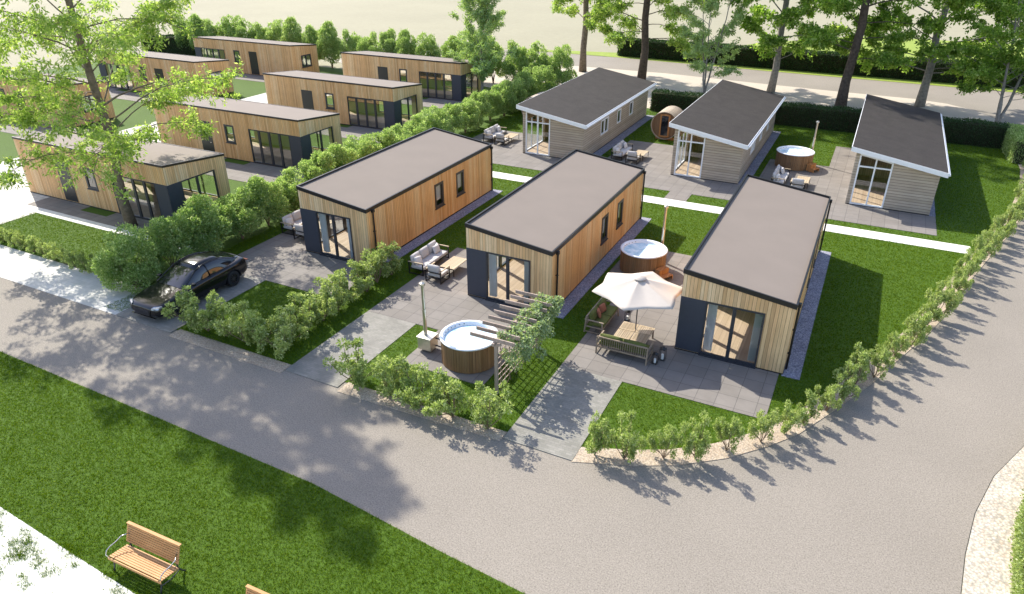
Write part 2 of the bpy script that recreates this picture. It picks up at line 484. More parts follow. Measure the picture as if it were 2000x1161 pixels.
sheet('edging_gravel', [(-14.9, 15.75), (-8.45, 15.95), (-8.45, 16.45), (-14.9, 16.4)], .020, 'strip')
sheet('edging_gravel', [(-23.5, 15.75), (-17.55, 15.75), (-17.55, 16.35), (-23.5, 16.35)], .020, 'strip')
HARD = []      # hard surfaces that carry no grass
def hard(name, x0, x1, y0, y1, mat, z=.03):
    HARD.append((x0, x1, y0, y1)); return sheet(name, rect(x0, x1, y0, y1), z, mat)
# plot one
hard('driveway', -26.95, -23.62, 15.95, 21.32, 'paver')
hard('terrace', -26.95, -19.5, 21.32, 24.9, 'tile')
hard('terrace', -26.95, -24.15, 24.9, 30.5, 'tile')
hard('gravel_strip', -20.08, -19.42, 24.9, 37.4, 'darkgravel', .034)
# plot two
hard('driveway', -17.52, -15.05, 15.95, 21.05, 'paver')
hard('terrace', -17.52, -10.35, 21.05, 24.3, 'tile')
hard('terrace', -17.52, -14.4, 24.3, 28.6, 'tile')
hard('terrace', -13.95, -10.42, 18.35, 21.05, 'tile')
hard('gravel_strip', -10.38, -9.75, 24.2, 37.0, 'darkgravel', .034)
# plot three
hard('driveway', -8.42, -6.0, 16.1, 20.9, 'paver')
hard('terrace', -8.42, -.97, 20.9, 24.05, 'tile')
hard('terrace', -8.42, -4.9, 24.05, 29.0, 'tile')
hard('terrace', -9.55, -4.9, 29.0, 33.0, 'tile')
hard('gravel_strip', -.88, -.24, 23.9, 36.6, 'darkgravel', .034)
# path behind, grey cabins
hard('path', -27.6, 6.1, 39.5, 40.62, 'white', .026)
hard('terrace', -27.2, -17.0, 42.2, 45.4, 'tile')
hard('terrace', -27.2, -21.9, 45.4, 50.4, 'tile')
hard('terrace', -18.8, -17.0, 40.62, 42.2, 'tile')
hard('gravel_strip', -17.28, -16.6, 45.4, 60.6, 'darkgravel', .034)
hard('terrace', -16.0, -6.2, 42.05, 45.3, 'tile')
hard('terrace', -16.0, -10.95, 45.3, 52.2, 'tile')
hard('terrace', -10.08, -8.74, 40.62, 42.05, 'tile')
hard('gravel_strip', -6.62, -6.0, 45.3, 60.0, 'darkgravel', .034)
hard('terrace', -5.6, 4.6, 41.45, 44.55, 'tile')
hard('terrace', -5.6, -.15, 44.55, 51.9, 'tile')
hard('terrace', -1.7, -.15, 51.9, 57.5, 'tile')
hard('gravel_strip', 4.27, 4.6, 44.55, 59.2, 'darkgravel', .034)
# cabins behind the hedge
def back_terr(xe, yw, x0, depth=3.3, pave=True):
    hard('terrace', x0, xe, yw - depth, yw - .7, 'tile')
    hard('terrace', xe - 8 if x0 < xe - 14 else x0, x0 + 1.2 if False else x0 + .01, yw - .7, yw, 'tile') if False else None
for (xa, xb, xc, xd, y, dp) in ((-43.6, -39.9, -37.6, -30.3, 24.1, 1.5), (-42.5, -40.2, -37.9, -30.0, 34.85, 3.4), (-42.5, -40.2, -37.9, -30.0, 46.15, 3.3), (-43, -40.2, -37.9, -30.0, 57.95, 3.3),
                            (-73, -68, -65, -54.5, 47.5, 3.2), (-73, -67, -64, -54.5, 59.1, 2.6), (-73, -69, -66, -56.5, 35.2, 3.2)):
    hard('terrace', xa, xd, y - dp, y - .72, 'tile')
    hard('terrace', xa, xb, y - .72, y, 'tile')
    hard('terrace', xc, xd, y - .72, y, 'tile')
hard('path', -43.6, -29.7, 22.0, 22.58, 'white', .03)
hard('path', -47.2, -43.2, 31.5, 33.0, 'white', .03)
hard('path', -47.2, -43, 42.9, 44.2, 'white', .03)
hard('path', -47.2, -43.6, 54.6, 56, 'white', .03)
hard('path', -56.5, -53.6, 56.6, 58, 'white', .03)

# ------------------------------------------------------------------ grass blades
rng = np.random.default_rng(7)
def inside(px, py, poly):
    r = np.zeros(len(px), bool); n = len(poly); j = n - 1
    for i in range(n):
        xi, yi = poly[i]; xj, yj = poly[j]
        c = ((yi > py) != (yj > py)) & (px < (xj - xi) * (py - yi) / (yj - yi + 1e-12) + xi)
        r ^= c; j = i
    return r
def tufts(name, px, py, h, wd, nb=3, z=.01):
    n = len(px); px = np.repeat(px, nb); py = np.repeat(py, nb); m = n * nb
    px = px + rng.normal(0, .018, m); py = py + rng.normal(0, .018, m)
    a = rng.uniform(0, 2 * np.pi, m); ln = rng.uniform(.15, 1.0, m) * h; hh = h * rng.uniform(.5, 1.15, m)
    a2 = a + np.pi / 2 + rng.normal(0, .5, m)
    V = np.zeros((m, 3, 3), np.float32)
    V[:, 0, 0] = px - np.cos(a2) * wd; V[:, 0, 1] = py - np.sin(a2) * wd; V[:, 0, 2] = z
    V[:, 1, 0] = px + np.cos(a2) * wd; V[:, 1, 1] = py + np.sin(a2) * wd; V[:, 1, 2] = z
    V[:, 2, 0] = px + np.cos(a) * ln; V[:, 2, 1] = py + np.sin(a) * ln; V[:, 2, 2] = z + hh
    return tag(npmesh(name, V, 3, 'gblade'), kind='stuff')
def scatter(x0, x1, y0, y1, dens, poly=None, excl=()):
    n = int((x1 - x0) * (y1 - y0) * dens)
    px = rng.uniform(x0, x1, n); py = rng.uniform(y0, y1, n)
    k = np.ones(n, bool)
    if poly is not None: k &= inside(px, py, poly)
    for (a, b, c, d) in excl: k &= ~((px > a) & (px < b) & (py > c) & (py < d))
    return px[k], py[k]
FOOT = [(-24.2, -20.0, 24.7, 37.3), (-14.45, -10.3, 24.2, 36.9), (-4.95, -.8, 24, 36.5), (-22, -17.2, 45.3, 60.5), (-11, -6.6, 45.2, 60), (-.2, 4.3, 44.5, 59)]
LAWNP = [(-29.6, 16.2), (-8.46, 16.42)] + INNER[1:] + [(9.5, 64), (-29.6, 64)]
EX = HARD + FOOT
tag(tufts('grass', *scatter(-29, 4.5, 4, 12.1, 620, FG), .055, .006), 'mown grass of the park lawn in front of the road', 'grass')
tag(tufts('grass', *scatter(-28, 5, 16.2, 25.5, 520, LAWNP, EX), .05, .006), 'bright grass of the front garden lawns', 'grass')
tag(tufts('grass', *scatter(-28, 7, 25.5, 40, 300, LAWNP, EX), .055, .008), 'grass between the flat roofed cabins', 'grass')
tag(tufts('grass', *scatter(-28, 11, 40, 62, 130, LAWNP, EX), .06, .011), 'grass around the grey cabins', 'grass')
tag(tufts('grass', *scatter(-42, -29.5, 18.4, 22.0, 260, None, EX), .055, .008), 'lawn between the white kerb path and the low shrub row', 'grass')
# weedy tufts creeping onto the white park path
wx, wy = [], []
for i in range(110):
    cx, cy = rng.uniform(-21, -11), rng.uniform(4.2, 6.9); r = rng.uniform(.06, .26); k = int(500 * r)
    wx.append(rng.normal(cx, r, k)); wy.append(rng.normal(cy, r * .6, k))
tag(tufts('weeds', np.concatenate(wx), np.concatenate(wy), .05, .006), 'weedy tufts growing on the white gravel path', 'weeds')

# ------------------------------------------------------------------ houses
def lin(a, b, t): return a + (b - a) * t
def wall(mb, P, U, N, L, h0, h1, t, ops, mo, mi):
    """one wall with reveals; ops: (u0,u1,z0a,z0b,z1a,z1b)"""
    us = sorted({0, L} | {o[0] for o in ops} | {o[1] for o in ops})
    def pt(u, z, d): return (P[0] + U[0] * u - N[0] * d, P[1] + U[1] * u - N[1] * d, z)
    H = lambda u: lin(h0, h1, u / L)
    flip = (U[0] * N[1] - U[1] * N[0]) > 0
    def quad(a, b, c, d, m):
        mb.add([a, b, c, d], [(3, 2, 1, 0) if flip else (0, 1, 2, 3)], m)
    for a, b in zip(us[:-1], us[1:]):
        cur = [0.0, 0.0]; segs = []
        for o in sorted([o for o in ops if o[0] <= a + 1e-6 and o[1] >= b - 1e-6], key=lambda o: o[2]):
            za = (lin(o[2], o[3], (a - o[0]) / (o[1] - o[0])), lin(o[2], o[3], (b - o[0]) / (o[1] - o[0])))
            zb = (lin(o[4], o[5], (a - o[0]) / (o[1] - o[0])), lin(o[4], o[5], (b - o[0]) / (o[1] - o[0])))
            segs.append((cur[0], cur[1], za[0], za[1])); cur = [zb[0], zb[1]]
        segs.append((cur[0], cur[1], H(a), H(b)))
        for (p, q, r, s) in segs:
            if r - p < 1e-4 and s - q < 1e-4: continue
            quad(pt(a, p, 0), pt(b, q, 0), pt(b, s, 0), pt(a, r, 0), mo)
            quad(pt(b, q, t), pt(a, p, t), pt(a, r, t), pt(b, s, t), mi)
    for (u0, u1, za, zb, zc, zd) in ops:
        quad(pt(u0, za, t), pt(u1, zb, t), pt(u1, zb, 0), pt(u0, za, 0), mo)
        quad(pt(u0, zc, 0), pt(u1, zd, 0), pt(u1, zd, t), pt(u0, zc, t), mo)
        quad(pt(u0, za, 0), pt(u0, zc, 0), pt(u0, zc, t), pt(u0, za, t), mo)
        quad(pt(u1, za, t), pt(u1, zd, t), pt(u1, zd, 0), pt(u1, zb, 0), mo)

def glazing(root, name, P, U, N, u0, u1, z0, z1a, z1b, fw, mulls, mfr, mgl, proud=.02, dep=.09, trans=None, mw=None, curt=None, sill=False, reflection_panel=False):
    """framed glazing set in a wall opening: frame, panes, optional curtains"""
    def pt(u, z, d): return (P[0] + U[0] * u + N[0] * d, P[1] + U[1] * u + N[1] * d, z)
    def bar(mb, a, b, za, zb, zc, zd, d0, d1):
        q = [pt(a, za, d0), pt(b, zb, d0), pt(b, zb, d1), pt(a, za, d1), pt(a, zc, d0), pt(b, zd, d0), pt(b, zd, d1), pt(a, zc, d1)]
        mb.hexa(q)
    f = MB(); d0, d1 = proud - dep, proud
    T = lambda u: lin(z1a, z1b, (u - u0) / (u1 - u0))
    bar(f, u0, u0 + fw, z0, z0, T(u0), T(u0 + fw), d0, d1)
    bar(f, u1 - fw, u1, z0, z0, T(u1 - fw), T(u1), d0, d1)
    bar(f, u0 + fw, u1 - fw, z0, z0, z0 + fw, z0 + fw, d0, d1)
    bar(f, u0 + fw, u1 - fw, T(u0 + fw) - fw, T(u1 - fw) - fw, T(u0 + fw), T(u1 - fw), d0, d1)
    mw = mw or fw
    for m in mulls: bar(f, m - mw / 2, m + mw / 2, z0 + fw, z0 + fw, T(m - mw / 2) - fw, T(m + mw / 2) - fw, d0 + .003, d1 - .003)
    if trans: bar(f, u0 + fw, u1 - fw, trans - fw / 2, trans - fw / 2, trans + fw / 2, trans + fw / 2, d0 + .006, d1 - .006)
    fo = f.build(name, mfr, root)
    g = MB(); dg = (d0 + d1) / 2
    q = [pt(u0 + fw * .5, z0 + fw * .5, dg), pt(u1 - fw * .5, z0 + fw * .5, dg), pt(u1 - fw * .5, T(u1 - fw * .5) - fw * .5, dg), pt(u0 + fw * .5, T(u0 + fw * .5) - fw * .5, dg)]
    g.add(q, [(0, 1, 2, 3)])
    g.build('pane', mgl, fo)
    if reflection_panel:  # pale panel added behind the glass to stand in for its reflections
        b_ = MB(); bar(b_, u0 + fw, u1 - fw, z0 + fw + .22, z0 + fw + .22, z1a - fw, z1b - fw, -.125, -.12); b_.build('reflection_panel', 'cushion', fo)
    if sill:
        s_ = MB(); bar(s_, u0 - .04, u1 + .04, z0 - .05, z0 - .05, z0 - .003, z0 - .003, -.02, .07); s_.build('sill', mfr, fo)
    if curt:
        for (ca, cb) in curt:
            c = MB(); n = 40; top = min(z1a, z1b) - .06
            for i in range(n + 1):
                u = lin(ca, cb, i / n); d = -.22 + .075 * math.sin(i * 1.25) + .01 * math.sin(i * .37)
                c.v += [pt(u, z0 + .06, d), pt(u, top, d * .9)]
            for i in range(n):
                c.f.append((2 * i, 2 * i + 2, 2 * i + 3, 2 * i + 1)); c.m.append(0)
            c.build('curtain', 'curtain', fo, smooth=True)
    return fo

SIDES = lambda W, L: {'S': ((0, 0), (1, 0), (0, -1), W), 'E': ((W, 0), (0, 1), (1, 0), L), 'N': ((W, L), (-1, 0), (0, 1), W), 'W': ((0, L), (0, -1), (-1, 0), L)}

def house(loc, W, L, hf, label, group, mats, ops, floor='oak', inner='inner'):
    """hollow cabin with real openings; hf(x,y) wall-top height. ops: dict side -> list of opening dicts"""
    root = thing('cabin', loc, label, 'cabin', group)
    mb = MB(); ms = []
    for sd, (P, U, N, Ln) in SIDES(W, L).items():
        h0 = hf(*P); h1 = hf(P[0] + U[0] * Ln, P[1] + U[1] * Ln)
        o6 = []
        for o in ops.get(sd, []):
            if o['k'] in ('panel',): continue
            z1 = o['z1'] if hasattr(o['z1'], '__len__') else (o['z1'], o['z1'])
            o6.append((o['u0'], o['u1'], o['z0'], o['z0'], z1[0], z1[1]))
        wall(mb, P, U, N, Ln, h0, h1, .16, o6, {'S': 0, 'E': 1, 'N': 0, 'W': 1}[sd], 2)
    mb.build('wall', [mats['ns'], mats['ew'], inner], root)
    fl = MB(); fl.box(.16, W - .16, .16, L - .16, .0, .07, 0)
    fl.build('floor', floor, root)
    pl = MB()   # dark plinth line under the cladding
    for (a, b, c, d) in ((-.012, W + .012, -.012, 0), (-.012, W + .012, L, L + .012), (-.012, 0, 0, L), (W, W + .012, 0, L)): pl.box(a, b, c, d, .0, .07)
    pl.build('plinth', 'black', root)
    for sd, (P, U, N, Ln) in SIDES(W, L).items():
        for o in ops.get(sd, []):
            z1 = o['z1'] if hasattr(o['z1'], '__len__') else (o['z1'], o['z1'])
            if o['k'] == 'panel':
                m = MB(); q = lambda u, z, d: (P[0] + U[0] * u + N[0] * d, P[1] + U[1] * u + N[1] * d, z)
                a, b = o['u0'], o['u1']; e = .018
                m.hexa([q(a, o['z0'], e), q(b, o['z0'], e), q(b, o['z0'], 0.002), q(a, o['z0'], .002), q(a, z1[0], e), q(b, z1[1], e), q(b, z1[1], .002), q(a, z1[0], .002)])
                m.build('cladding_panel', 'charcoal', root)
            elif o['k'] == 'solid':
                m = MB(); q = lambda u, z, d: (P[0] + U[0] * u + N[0] * d, P[1] + U[1] * u + N[1] * d, z)
                a, b = o['u0'], o['u1']
                m.hexa([q(a, o['z0'], .01), q(b, o['z0'], .01), q(b, o['z0'], -.1), q(a, o['z0'], -.1), q(a, z1[0], .01), q(b, z1[0], .01), q(b, z1[0], -.1), q(a, z1[0], -.1)])
                d = m.build('door', o.get('m', 'door_black'), root)
                hn = MB(); hu = b - .12
                hn.bar(q(hu, 1.0, .05), q(hu - .12, 1.0, .05), .02, .02); hn.bar(q(hu, 1.0, .0), q(hu, 1.0, .06), .02, .02)
                hn.build('handle', 'chrome', d)
            else:
                glazing(root, o.get('n', 'window'), P, U, N, o['u0'], o['u1'], o['z0'], z1[0], z1[1], o.get('fw', .08), o.get('mull', []), o.get('m', 'frame_dark'), o.get('g', 'glass'), trans=o.get('trans'), mw=o.get('mw'), curt=o.get('curt'), sill=o.get('sill', False), reflection_panel=o.get('reflection_panel', False))
    return root

def flat_roof(root, W, L, hf, ov=.03, gutter=True, edge='black', lip=.07):
    X0, X1, Y0, Y1 = -ov, W + ov, -ov, L + ov
    def slab(m, a, b, c, d, z0, z1):
        m.hexa([(a, c, hf(a, c) + z0), (b, c, hf(b, c) + z0), (b, d, hf(b, d) + z0), (a, d, hf(a, d) + z0),
                (a, c, hf(a, c) + z1), (b, c, hf(b, c) + z1), (b, d, hf(b, d) + z1), (a, d, hf(a, d) + z1)])
    m = MB(); slab(m, X0 + .06, X1 - .06, Y0 + .06, Y1 - .06, -.06, .03)
    r = m.build('roof', 'membrane', root)
    t = MB(); e = .065
    slab(t, X0, X1, Y0, Y0 + e, -.07, lip); slab(t, X0, X1, Y1 - e, Y1, -.07, lip)
    slab(t, X0, X0 + e, Y0 + e, Y1 - e, -.07, lip); slab(t, X1 - e, X1, Y0 + e, Y1 - e, -.07, lip)
    t.build('edge_trim', edge, r)
    return r

def downspout(root, W, y, h):
    m = MB()
    m.tube([(W + .07, y, 0.02), (W + .07, y, h - .12)], .042, 10)
    m.box(W - .01, W + .13, y - .07, y + .07, h - .16, h - .02)
    for z in (.7, 1.7): m.box(W - .0, W + .12, y - .055, y + .055, z, z + .03)
    m.build('downspout', 'black', root)

# --- three flat roofed cabins in front
hA = lambda x, y: 3.38 - .54 * x / 4.05
GF = 'flat roofed cabins beside the road'
def front_cabin(loc, label):
    W, L = 4.05, 12.45
    ops = {'S': [dict(k='panel', u0=.0, u1=.94, z0=.09, z1=2.36),
                 dict(k='g', n='glass_door', u0=.94, u1=3.08, z0=.09, z1=2.36, fw=.07, mull=[2.0], mw=.13, curt=[(1.02, 1.36), (2.72, 3.0)])],
           'E': [dict(k='g', n='window', u0=5.95, u1=6.85, z0=.97, z1=2.33, fw=.13, m='frame_brown', g='glass', sill=True, reflection_panel=True),
                 dict(k='g', n='window', u0=8.22, u1=9.1, z0=.97, z1=2.33, fw=.13, m='frame_brown', g='glass', sill=True, reflection_panel=True)],
           'W': [dict(k='g', n='glass_door', u0=L - 4.4, u1=L - .5, z0=.09, z1=2.36, fw=.07, mull=[L - 3.1, L - 1.8], mw=.22)]}
    r = house(loc, W, L, hA, label, GF, dict(ns='larch_end', ew='larch_long'), ops)
    flat_roof(r, W, L, hA, lip=.12)
    downspout(r, W, .45, 2.84); downspout(r, W, L - .06, 2.84)
    s = MB(); s.box(.94, 3.08, -.10, -.013, 0.035, .085); s.build('threshold', 'frame_dark', r)
    # inner partition and a few furnishings seen through the glass
    p = MB(); p.box(.16, W - .16, 5.6, 5.7, .07, 2.6); p.build('partition', 'inner', r)
    return r
front_cabin((-24.17, 24.78, 0), 'flat roofed larch cabin nearest the parked black car')
front_cabin((-14.41, 24.28, 0), 'flat roofed larch cabin behind the vine pergola and the round tub')
front_cabin((-4.9, 24.0, 0), 'flat roofed larch cabin beside the cream parasol, nearest the curved road')

# --- grey clapboard cabins with a lean-to shingle roof
GG = 'grey clapboard cabins by the back hedge'
def grey_cabin(loc, W, L, label):
    hg = lambda x, y: 3.34 - .76 * x / W
    up = W * .455
    s = hg(.2, 0) - .22; s2 = hg(up, 0) - .22
    ops = {'S': [dict(k='g', n='tall_window', u0=.2, u1=up, z0=.06, z1=(s, s2), fw=.085, mull=[.2 + (up - .2) / 2], trans=2.36, m='white_paint')],
           'W': [dict(k='g', n='sliding_door', u0=L - 3.4, u1=L - .35, z0=.06, z1=2.4, fw=.08, mull=[L - 2.4, L - 1.4], m='white_paint')],
           'E': [dict(k='g', n='window', u0=3.5, u1=5.1, z0=1.0, z1=2.12, fw=.1, mull=[4.3], mw=.14, m='white_paint', g='glass_dim'),
                 dict(k='g', n='window', u0=7.1, u1=7.95, z0=1.05, z1=2.12, fw=.1, m='white_paint', g='glass_dim'),
                 dict(k='g', n='window', u0=10.1, u1=10.95, z0=1.05, z1=2.12, fw=.1, m='white_paint', g='glass_dim')]}
    r = house(loc, W, L, hg, label, GG, dict(ns='clap', ew='clap'), ops, inner='inner_wood')
    X0, X1, Y0, Y1 = -.3, W + .32, -.45, L + .9
    m = MB(); z = lambda x: 3.34 - .76 * x / W
    m.hexa([(X0, Y0, z(X0)), (X1, Y0, z(X1)), (X1, Y1, z(X1)), (X0, Y1, z(X0)), (X0, Y0, z(X0) + .17), (X1, Y0, z(X1) + .17), (X1, Y1, z(X1) + .17), (X0, Y1, z(X0) + .17)])
    rf = m.build('roof', 'shingle', r)
    f = MB(); e = .035
    f.hexa([(X0 - e, Y0 - e, z(X0) - .10), (X1 + e, Y0 - e, z(X1) - .10), (X1 + e, Y0, z(X1) - .10), (X0 - e, Y0, z(X0) - .10), (X0 - e, Y0 - e, z(X0) + .165), (X1 + e, Y0 - e, z(X1) + .165), (X1 + e, Y0, z(X1) + .165), (X0 - e, Y0, z(X0) + .165)])
    f.box(X1, X1 + e, Y0, Y1, z(X1) - .10, z(X1) + .162); f.box(X0 - e, X0, Y0, Y1, z(X0) - .10, z(X0) + .162)
    f.build('fascia', 'white_paint', rf)
    for (x, y) in ((-.02, -.02), (W - .08, -.02)):
        c = MB(); c.box(x, x + .1, y, y + .1, .075, hg(x + .05, 0) - .03)
        c.build('corner_board', 'clap', r)
    g = MB(); g.tube([(X1 + .09, Y0, z(X1) + .05), (X1 + .09, Y1, z(X1) + .05)], .055, 8); g.build('gutter', 'white_paint', r)
    p = MB(); p.box(.16, W - .16, 6.2, 6.3, .07, 2.4); p.build('partition', 'inner_wood', r)
    return r
grey_cabin((-21.9, 45.4, 0), 4.6, 15.0, 'grey clapboard cabin beside the bushy hedge, its dark roof shaded at the front corner')
grey_cabin((-10.95, 45.3, 0), 4.35, 14.4, 'grey clapboard cabin between the barrel sauna and the far hot tub')
grey_cabin((-.15, 44.6, 0), 4.4, 14.3, 'grey clapboard cabin closest to the curved shrub border')

# --- long larch cabins behind the hedge
GL = 'long larch cabins behind the bushy hedge'
def long_cabin(x0, x1, y, label, mirror=False):
    W, L = x1 - x0, 4.1
    hl = lambda a, b: 3.45 - .42 * b / 4.1
    def sx(a, b): return (a, b) if mirror else (W - b, W - a)
    S_ = []
    a, b = sx(0, .93); S_.append(dict(k='panel', u0=a, u1=b, z0=.08, z1=2.4))
    a, b = sx(.93, 4.58); S_.append(dict(k='g', n='glass_door', u0=a, u1=b, z0=.08, z1=2.4, fw=.07, mull=[a + (b - a) * .25, a + (b - a) * .5, a + (b - a) * .75], mw=.17, g='glass_dim'))
    a, b = sx(5.96, 6.85); S_.append(dict(k='g', n='window', u0=a, u1=b, z0=1.2, z1=2.46, fw=.12, g='glass_dim', sill=True))
    a, b = sx(8.2, 9.36); S_.append(dict(k='solid', u0=a, u1=b, z0=.1, z1=2.48))
    ops = {'S': S_}
    if not mirror:
        ops['E'] = [dict(k='panel', u0=0, u1=.88, z0=.08, z1=2.38), dict(k='g', n='corner_glazing', u0=.88, u1=3.25, z0=.08, z1=2.38, fw=.07, mull=[2.0], mw=.14, g='glass_dim')]
    else:
        ops['E'] = [dict(k='g', n='window', u0=1.45, u1=3.0, z0=1.0, z1=2.25, fw=.12, mull=[2.22], mw=.14, g='glass_dim', sill=True)]
        ops['W'] = [dict(k='panel', u0=L - .88, u1=L, z0=.08, z1=2.38), dict(k='g', n='corner_glazing', u0=.85, u1=L - .88, z0=.08, z1=2.38, fw=.07, mull=[2.0], mw=.14, g='glass_dim')]
    ops['N'] = [dict(k='g', n='window', u0=1.0, u1=4.6, z0=.3, z1=2.4, fw=.07, mull=[2.2, 3.4]), dict(k='g', n='window', u0=W - 5.5, u1=W - 1.0, z0=.3, z1=2.4, fw=.07, mull=[W - 4, W - 2.5])]  # unseen north windows, added to let daylight onto the floors
    r = house((x0, y, 0), W, L, hl, label, GL, dict(ns='larch_mid', ew='larch_end' if not mirror else 'larch_mid'), ops)
    flat_roof(r, W, L, hl, lip=.05)
    return r
long_cabin(-45.6, -32.75, 24.07, 'long larch cabin right behind the big spreading tree')
long_cabin(-46.85, -33.08, 34.85, 'long larch cabin in the middle of the nearer column behind the hedge')
long_cabin(-46.95, -33.6, 46.15, 'third long larch cabin from the road, right of the open lawn')
long_cabin(-48.1, -34.4, 57.95, 'long larch cabin at the back beside the light green tree')
long_cabin(-72.5, -57.9, 35.2, 'long larch cabin at the left picture edge, half hidden by leaves', True)
long_cabin(-70.6, -56.75, 47.5, 'long larch cabin with a two pane end window, behind the tree crown', True)
long_cabin(-70.0, -55.75, 59.1, 'farthest long larch cabin in front of the tall back bushes', True)

# ------------------------------------------------------------------ hot tubs
def hot_tub(loc, r, label, kind, rz=0):
    t = thing('hot_tub', loc, label, 'hot tub', 'round wood clad hot tubs')
    H = 1.06; m = MB(); n = 56
    for i in range(n):
        a = 2 * math.pi * i / n; M = Matrix.Rotation(a, 4, 'Z'); w_ = math.pi * r / n * .93
        m.box(r - .035, r, -w_, w_, .03, H - .04, 0, M)
    m.lathe([(r - .037, .03), (r - .037, H - .05)], 56, mi=1)
    m.build('stave_wall', ['tubwood', 'black'], t)
    b = MB()
    for z in (.22, .8): b.lathe([(r + .002, z), (r + .010, z), (r + .010, z + .03), (r + .002, z + .03)], 56)
    if kind == 9: b.build('hoop', 'steel', t, smooth=False)
    s = MB(); s.lathe([(r + .02, H - .05), (r + .045, H - .02), (r + .03, H + .01), (r - .03, H + .025), (r - .09, H), (r - .13, H - .1), (r - .2, .35), (0.01, .3)], 56)
    s.build('shell', 'shell', t, smooth=True)
    wt = MB(); wt.disc(r - .115, H - .13, 56); wt.build('water', 'water', t)
    j = MB()
    for a in (2.3, 2.5, 2.7, 2.9, 3.1, 3.3):
        for zz, dr in ((H - .06, .112),): j.lathe([(0.0, 0), (.03, .002), (.03, .01), (0, .012)], 8, ((r - dr - .01) * math.cos(a), (r - dr - .01) * math.sin(a), zz))
    j.build('jet', 'frame_dark', t)
    if kind == 1:    # outside stove with flue
        sv = MB(); sv.box(-2.1, -1.5, -.42, .12, .1, .62, 0); sv.box(-2.13, -1.47, -.45, .15, .62, .66, 0)
        sv.build('stove', 'steelbox', t, bevel=.02)
        p = MB(); p.tube([(-1.5, .0, .5), (-r + .02, .0, .5)], .03, 10); p.tube([(-1.5, -.05, .2), (-r + .02, -.05, .2)], .03, 10); p.build('pipe', 'iron', t)
        fx, fy, f0 = -1.88, -.15, .66
    elif kind == 2: fx, fy, f0 = .55, r + .16, 0
    else: fx, fy, f0 = .95, r + .1, 0
    c = MB(); c.tube([(fx, fy, f0), (fx, fy, 1.75)], .075, 14); c.tube([(fx, fy, 1.7), (fx, fy, 2.82)], .06, 14); c.lathe([(.085, 1.68), (.085, 1.78)], 14, (fx, fy, 0))
    fl = c.build('flue', 'steel', t, smooth=False)
    k = MB(); k.lathe([(.0, 2.93), (.1, 2.88), (.11, 2.83), (.11, 2.80), (.0, 2.80)], 14, (fx, fy, 0)); k.build('flue_cap', 'steel', fl)
    if kind > 1:
        a = R(-28); M = Matrix.Rotation(a, 4, 'Z')
        s = MB()
        for i, (d, z) in enumerate(((.28, .50), (.02, .25))):
            x0 = r + .03 + (.28 if i else 0)
            s.box(x0, x0 + .30, -.32, .32, z - .035, z, 0, M)
        for y in (-.32, .28):
            s.box(r + .03, r + .31, y, y + .04, .03, .465, 0, M); s.box(r + .31, r + .6, y, y + .04, .03, .215, 0, M)
        s.box(r + .31, r + .33, -.28, .28, .255, .46, 0, M)
        st = tag(s.build('step_stool', 'orangewood', None, (loc[0], loc[1], loc[2])), 'orange wooden step stool against the ' + ('middle hot tub behind the parasol' if kind == 2 else 'far hot tub between grey cabins'), 'steps', 'wooden step stools by the tubs')
    return t
Z = .03
hot_tub((-11.72, 19.75, Z), 1.08, 'large round hot tub beside the vine pergola, with an outside steel stove', 1)
hot_tub((-8.25, 30.45, Z), 1.08, 'round hot tub behind the cream parasol', 2)
hot_tub((-3.95, 50.95, Z), 1.2, 'farthest round hot tub standing between two grey cabins', 3)

# ------------------------------------------------------------------ barrel saunas
def sauna(loc, label):
    t = thing('barrel_sauna', loc, label, 'sauna', 'barrel saunas')
    r = 1.05; L = 2.3; zc = r + .1
    m = MB(); n = 44
    for i in range(n):
        a = 2 * math.pi * i / n; M = Matrix.Translation((0, 0, zc)) @ Matrix.Rotation(a, 4, 'Y'); w_ = math.pi * r / n * .97
        m.box(-w_, w_, 0, L, r - .05, r, 0, M)
    m.build('barrel', 'saunawood', t)
    e = MB()
    for y in (.14, L - .14):
        k = len(e.v); nn = 40
        for yy in (y - .02, y + .02):
            for j in range(nn):
                a = 2 * math.pi * j / nn; e.v.append(((r - .052) * math.cos(a), yy, zc + (r - .052) * math.sin(a)))
        e.f.append(tuple(range(k, k + nn))); e.f.append(tuple(range(k + nn, k + 2 * nn))[::-1]); e.m += [0, 0]
    e.build('end_wall', 'saunaend', t)
    d = MB(); w2, z0, z1 = .38, .28, 2.0; y0, y1 = .04, .115
    d.box(-w2, -w2 + .11, y0, y1, z0, z1); d.box(w2 - .11, w2, y0, y1, z0, z1); d.box(-w2 + .11, w2 - .11, y0, y1, z0, z0 + .11); d.box(-w2 + .11, w2 - .11, y0, y1, z1 - .11, z1)
    dd = d.build('door', 'orangewood', t)
    g = MB(); g.box(-w2 + .1, w2 - .1, y0 + .03, y0 + .04, z0 + .1, z1 - .1); g.build('pane', 'carglass', dd)
    c = MB()
    for y in (.35, L - .5): c.box(-.7, .7, y, y + .15, 0, .2)
    c.build('cradle', 'orangewood', t)
    b = MB()
    for y in (.3, L - .35): b.lathe([(r + .004, y), (r + .01, y), (r + .01, y + .04), (r + .004, y + .04)], 44, (0, 0, zc), axis='y')
    b.build('hoop', 'steel', t)
    return t
sauna((-13.75, 53.2, .01), 'barrel sauna with an orange framed glass door between two grey cabins')
sauna((-24.9, 53.4, .01), 'barrel sauna mostly hidden behind the front grey cabin by the hedge')

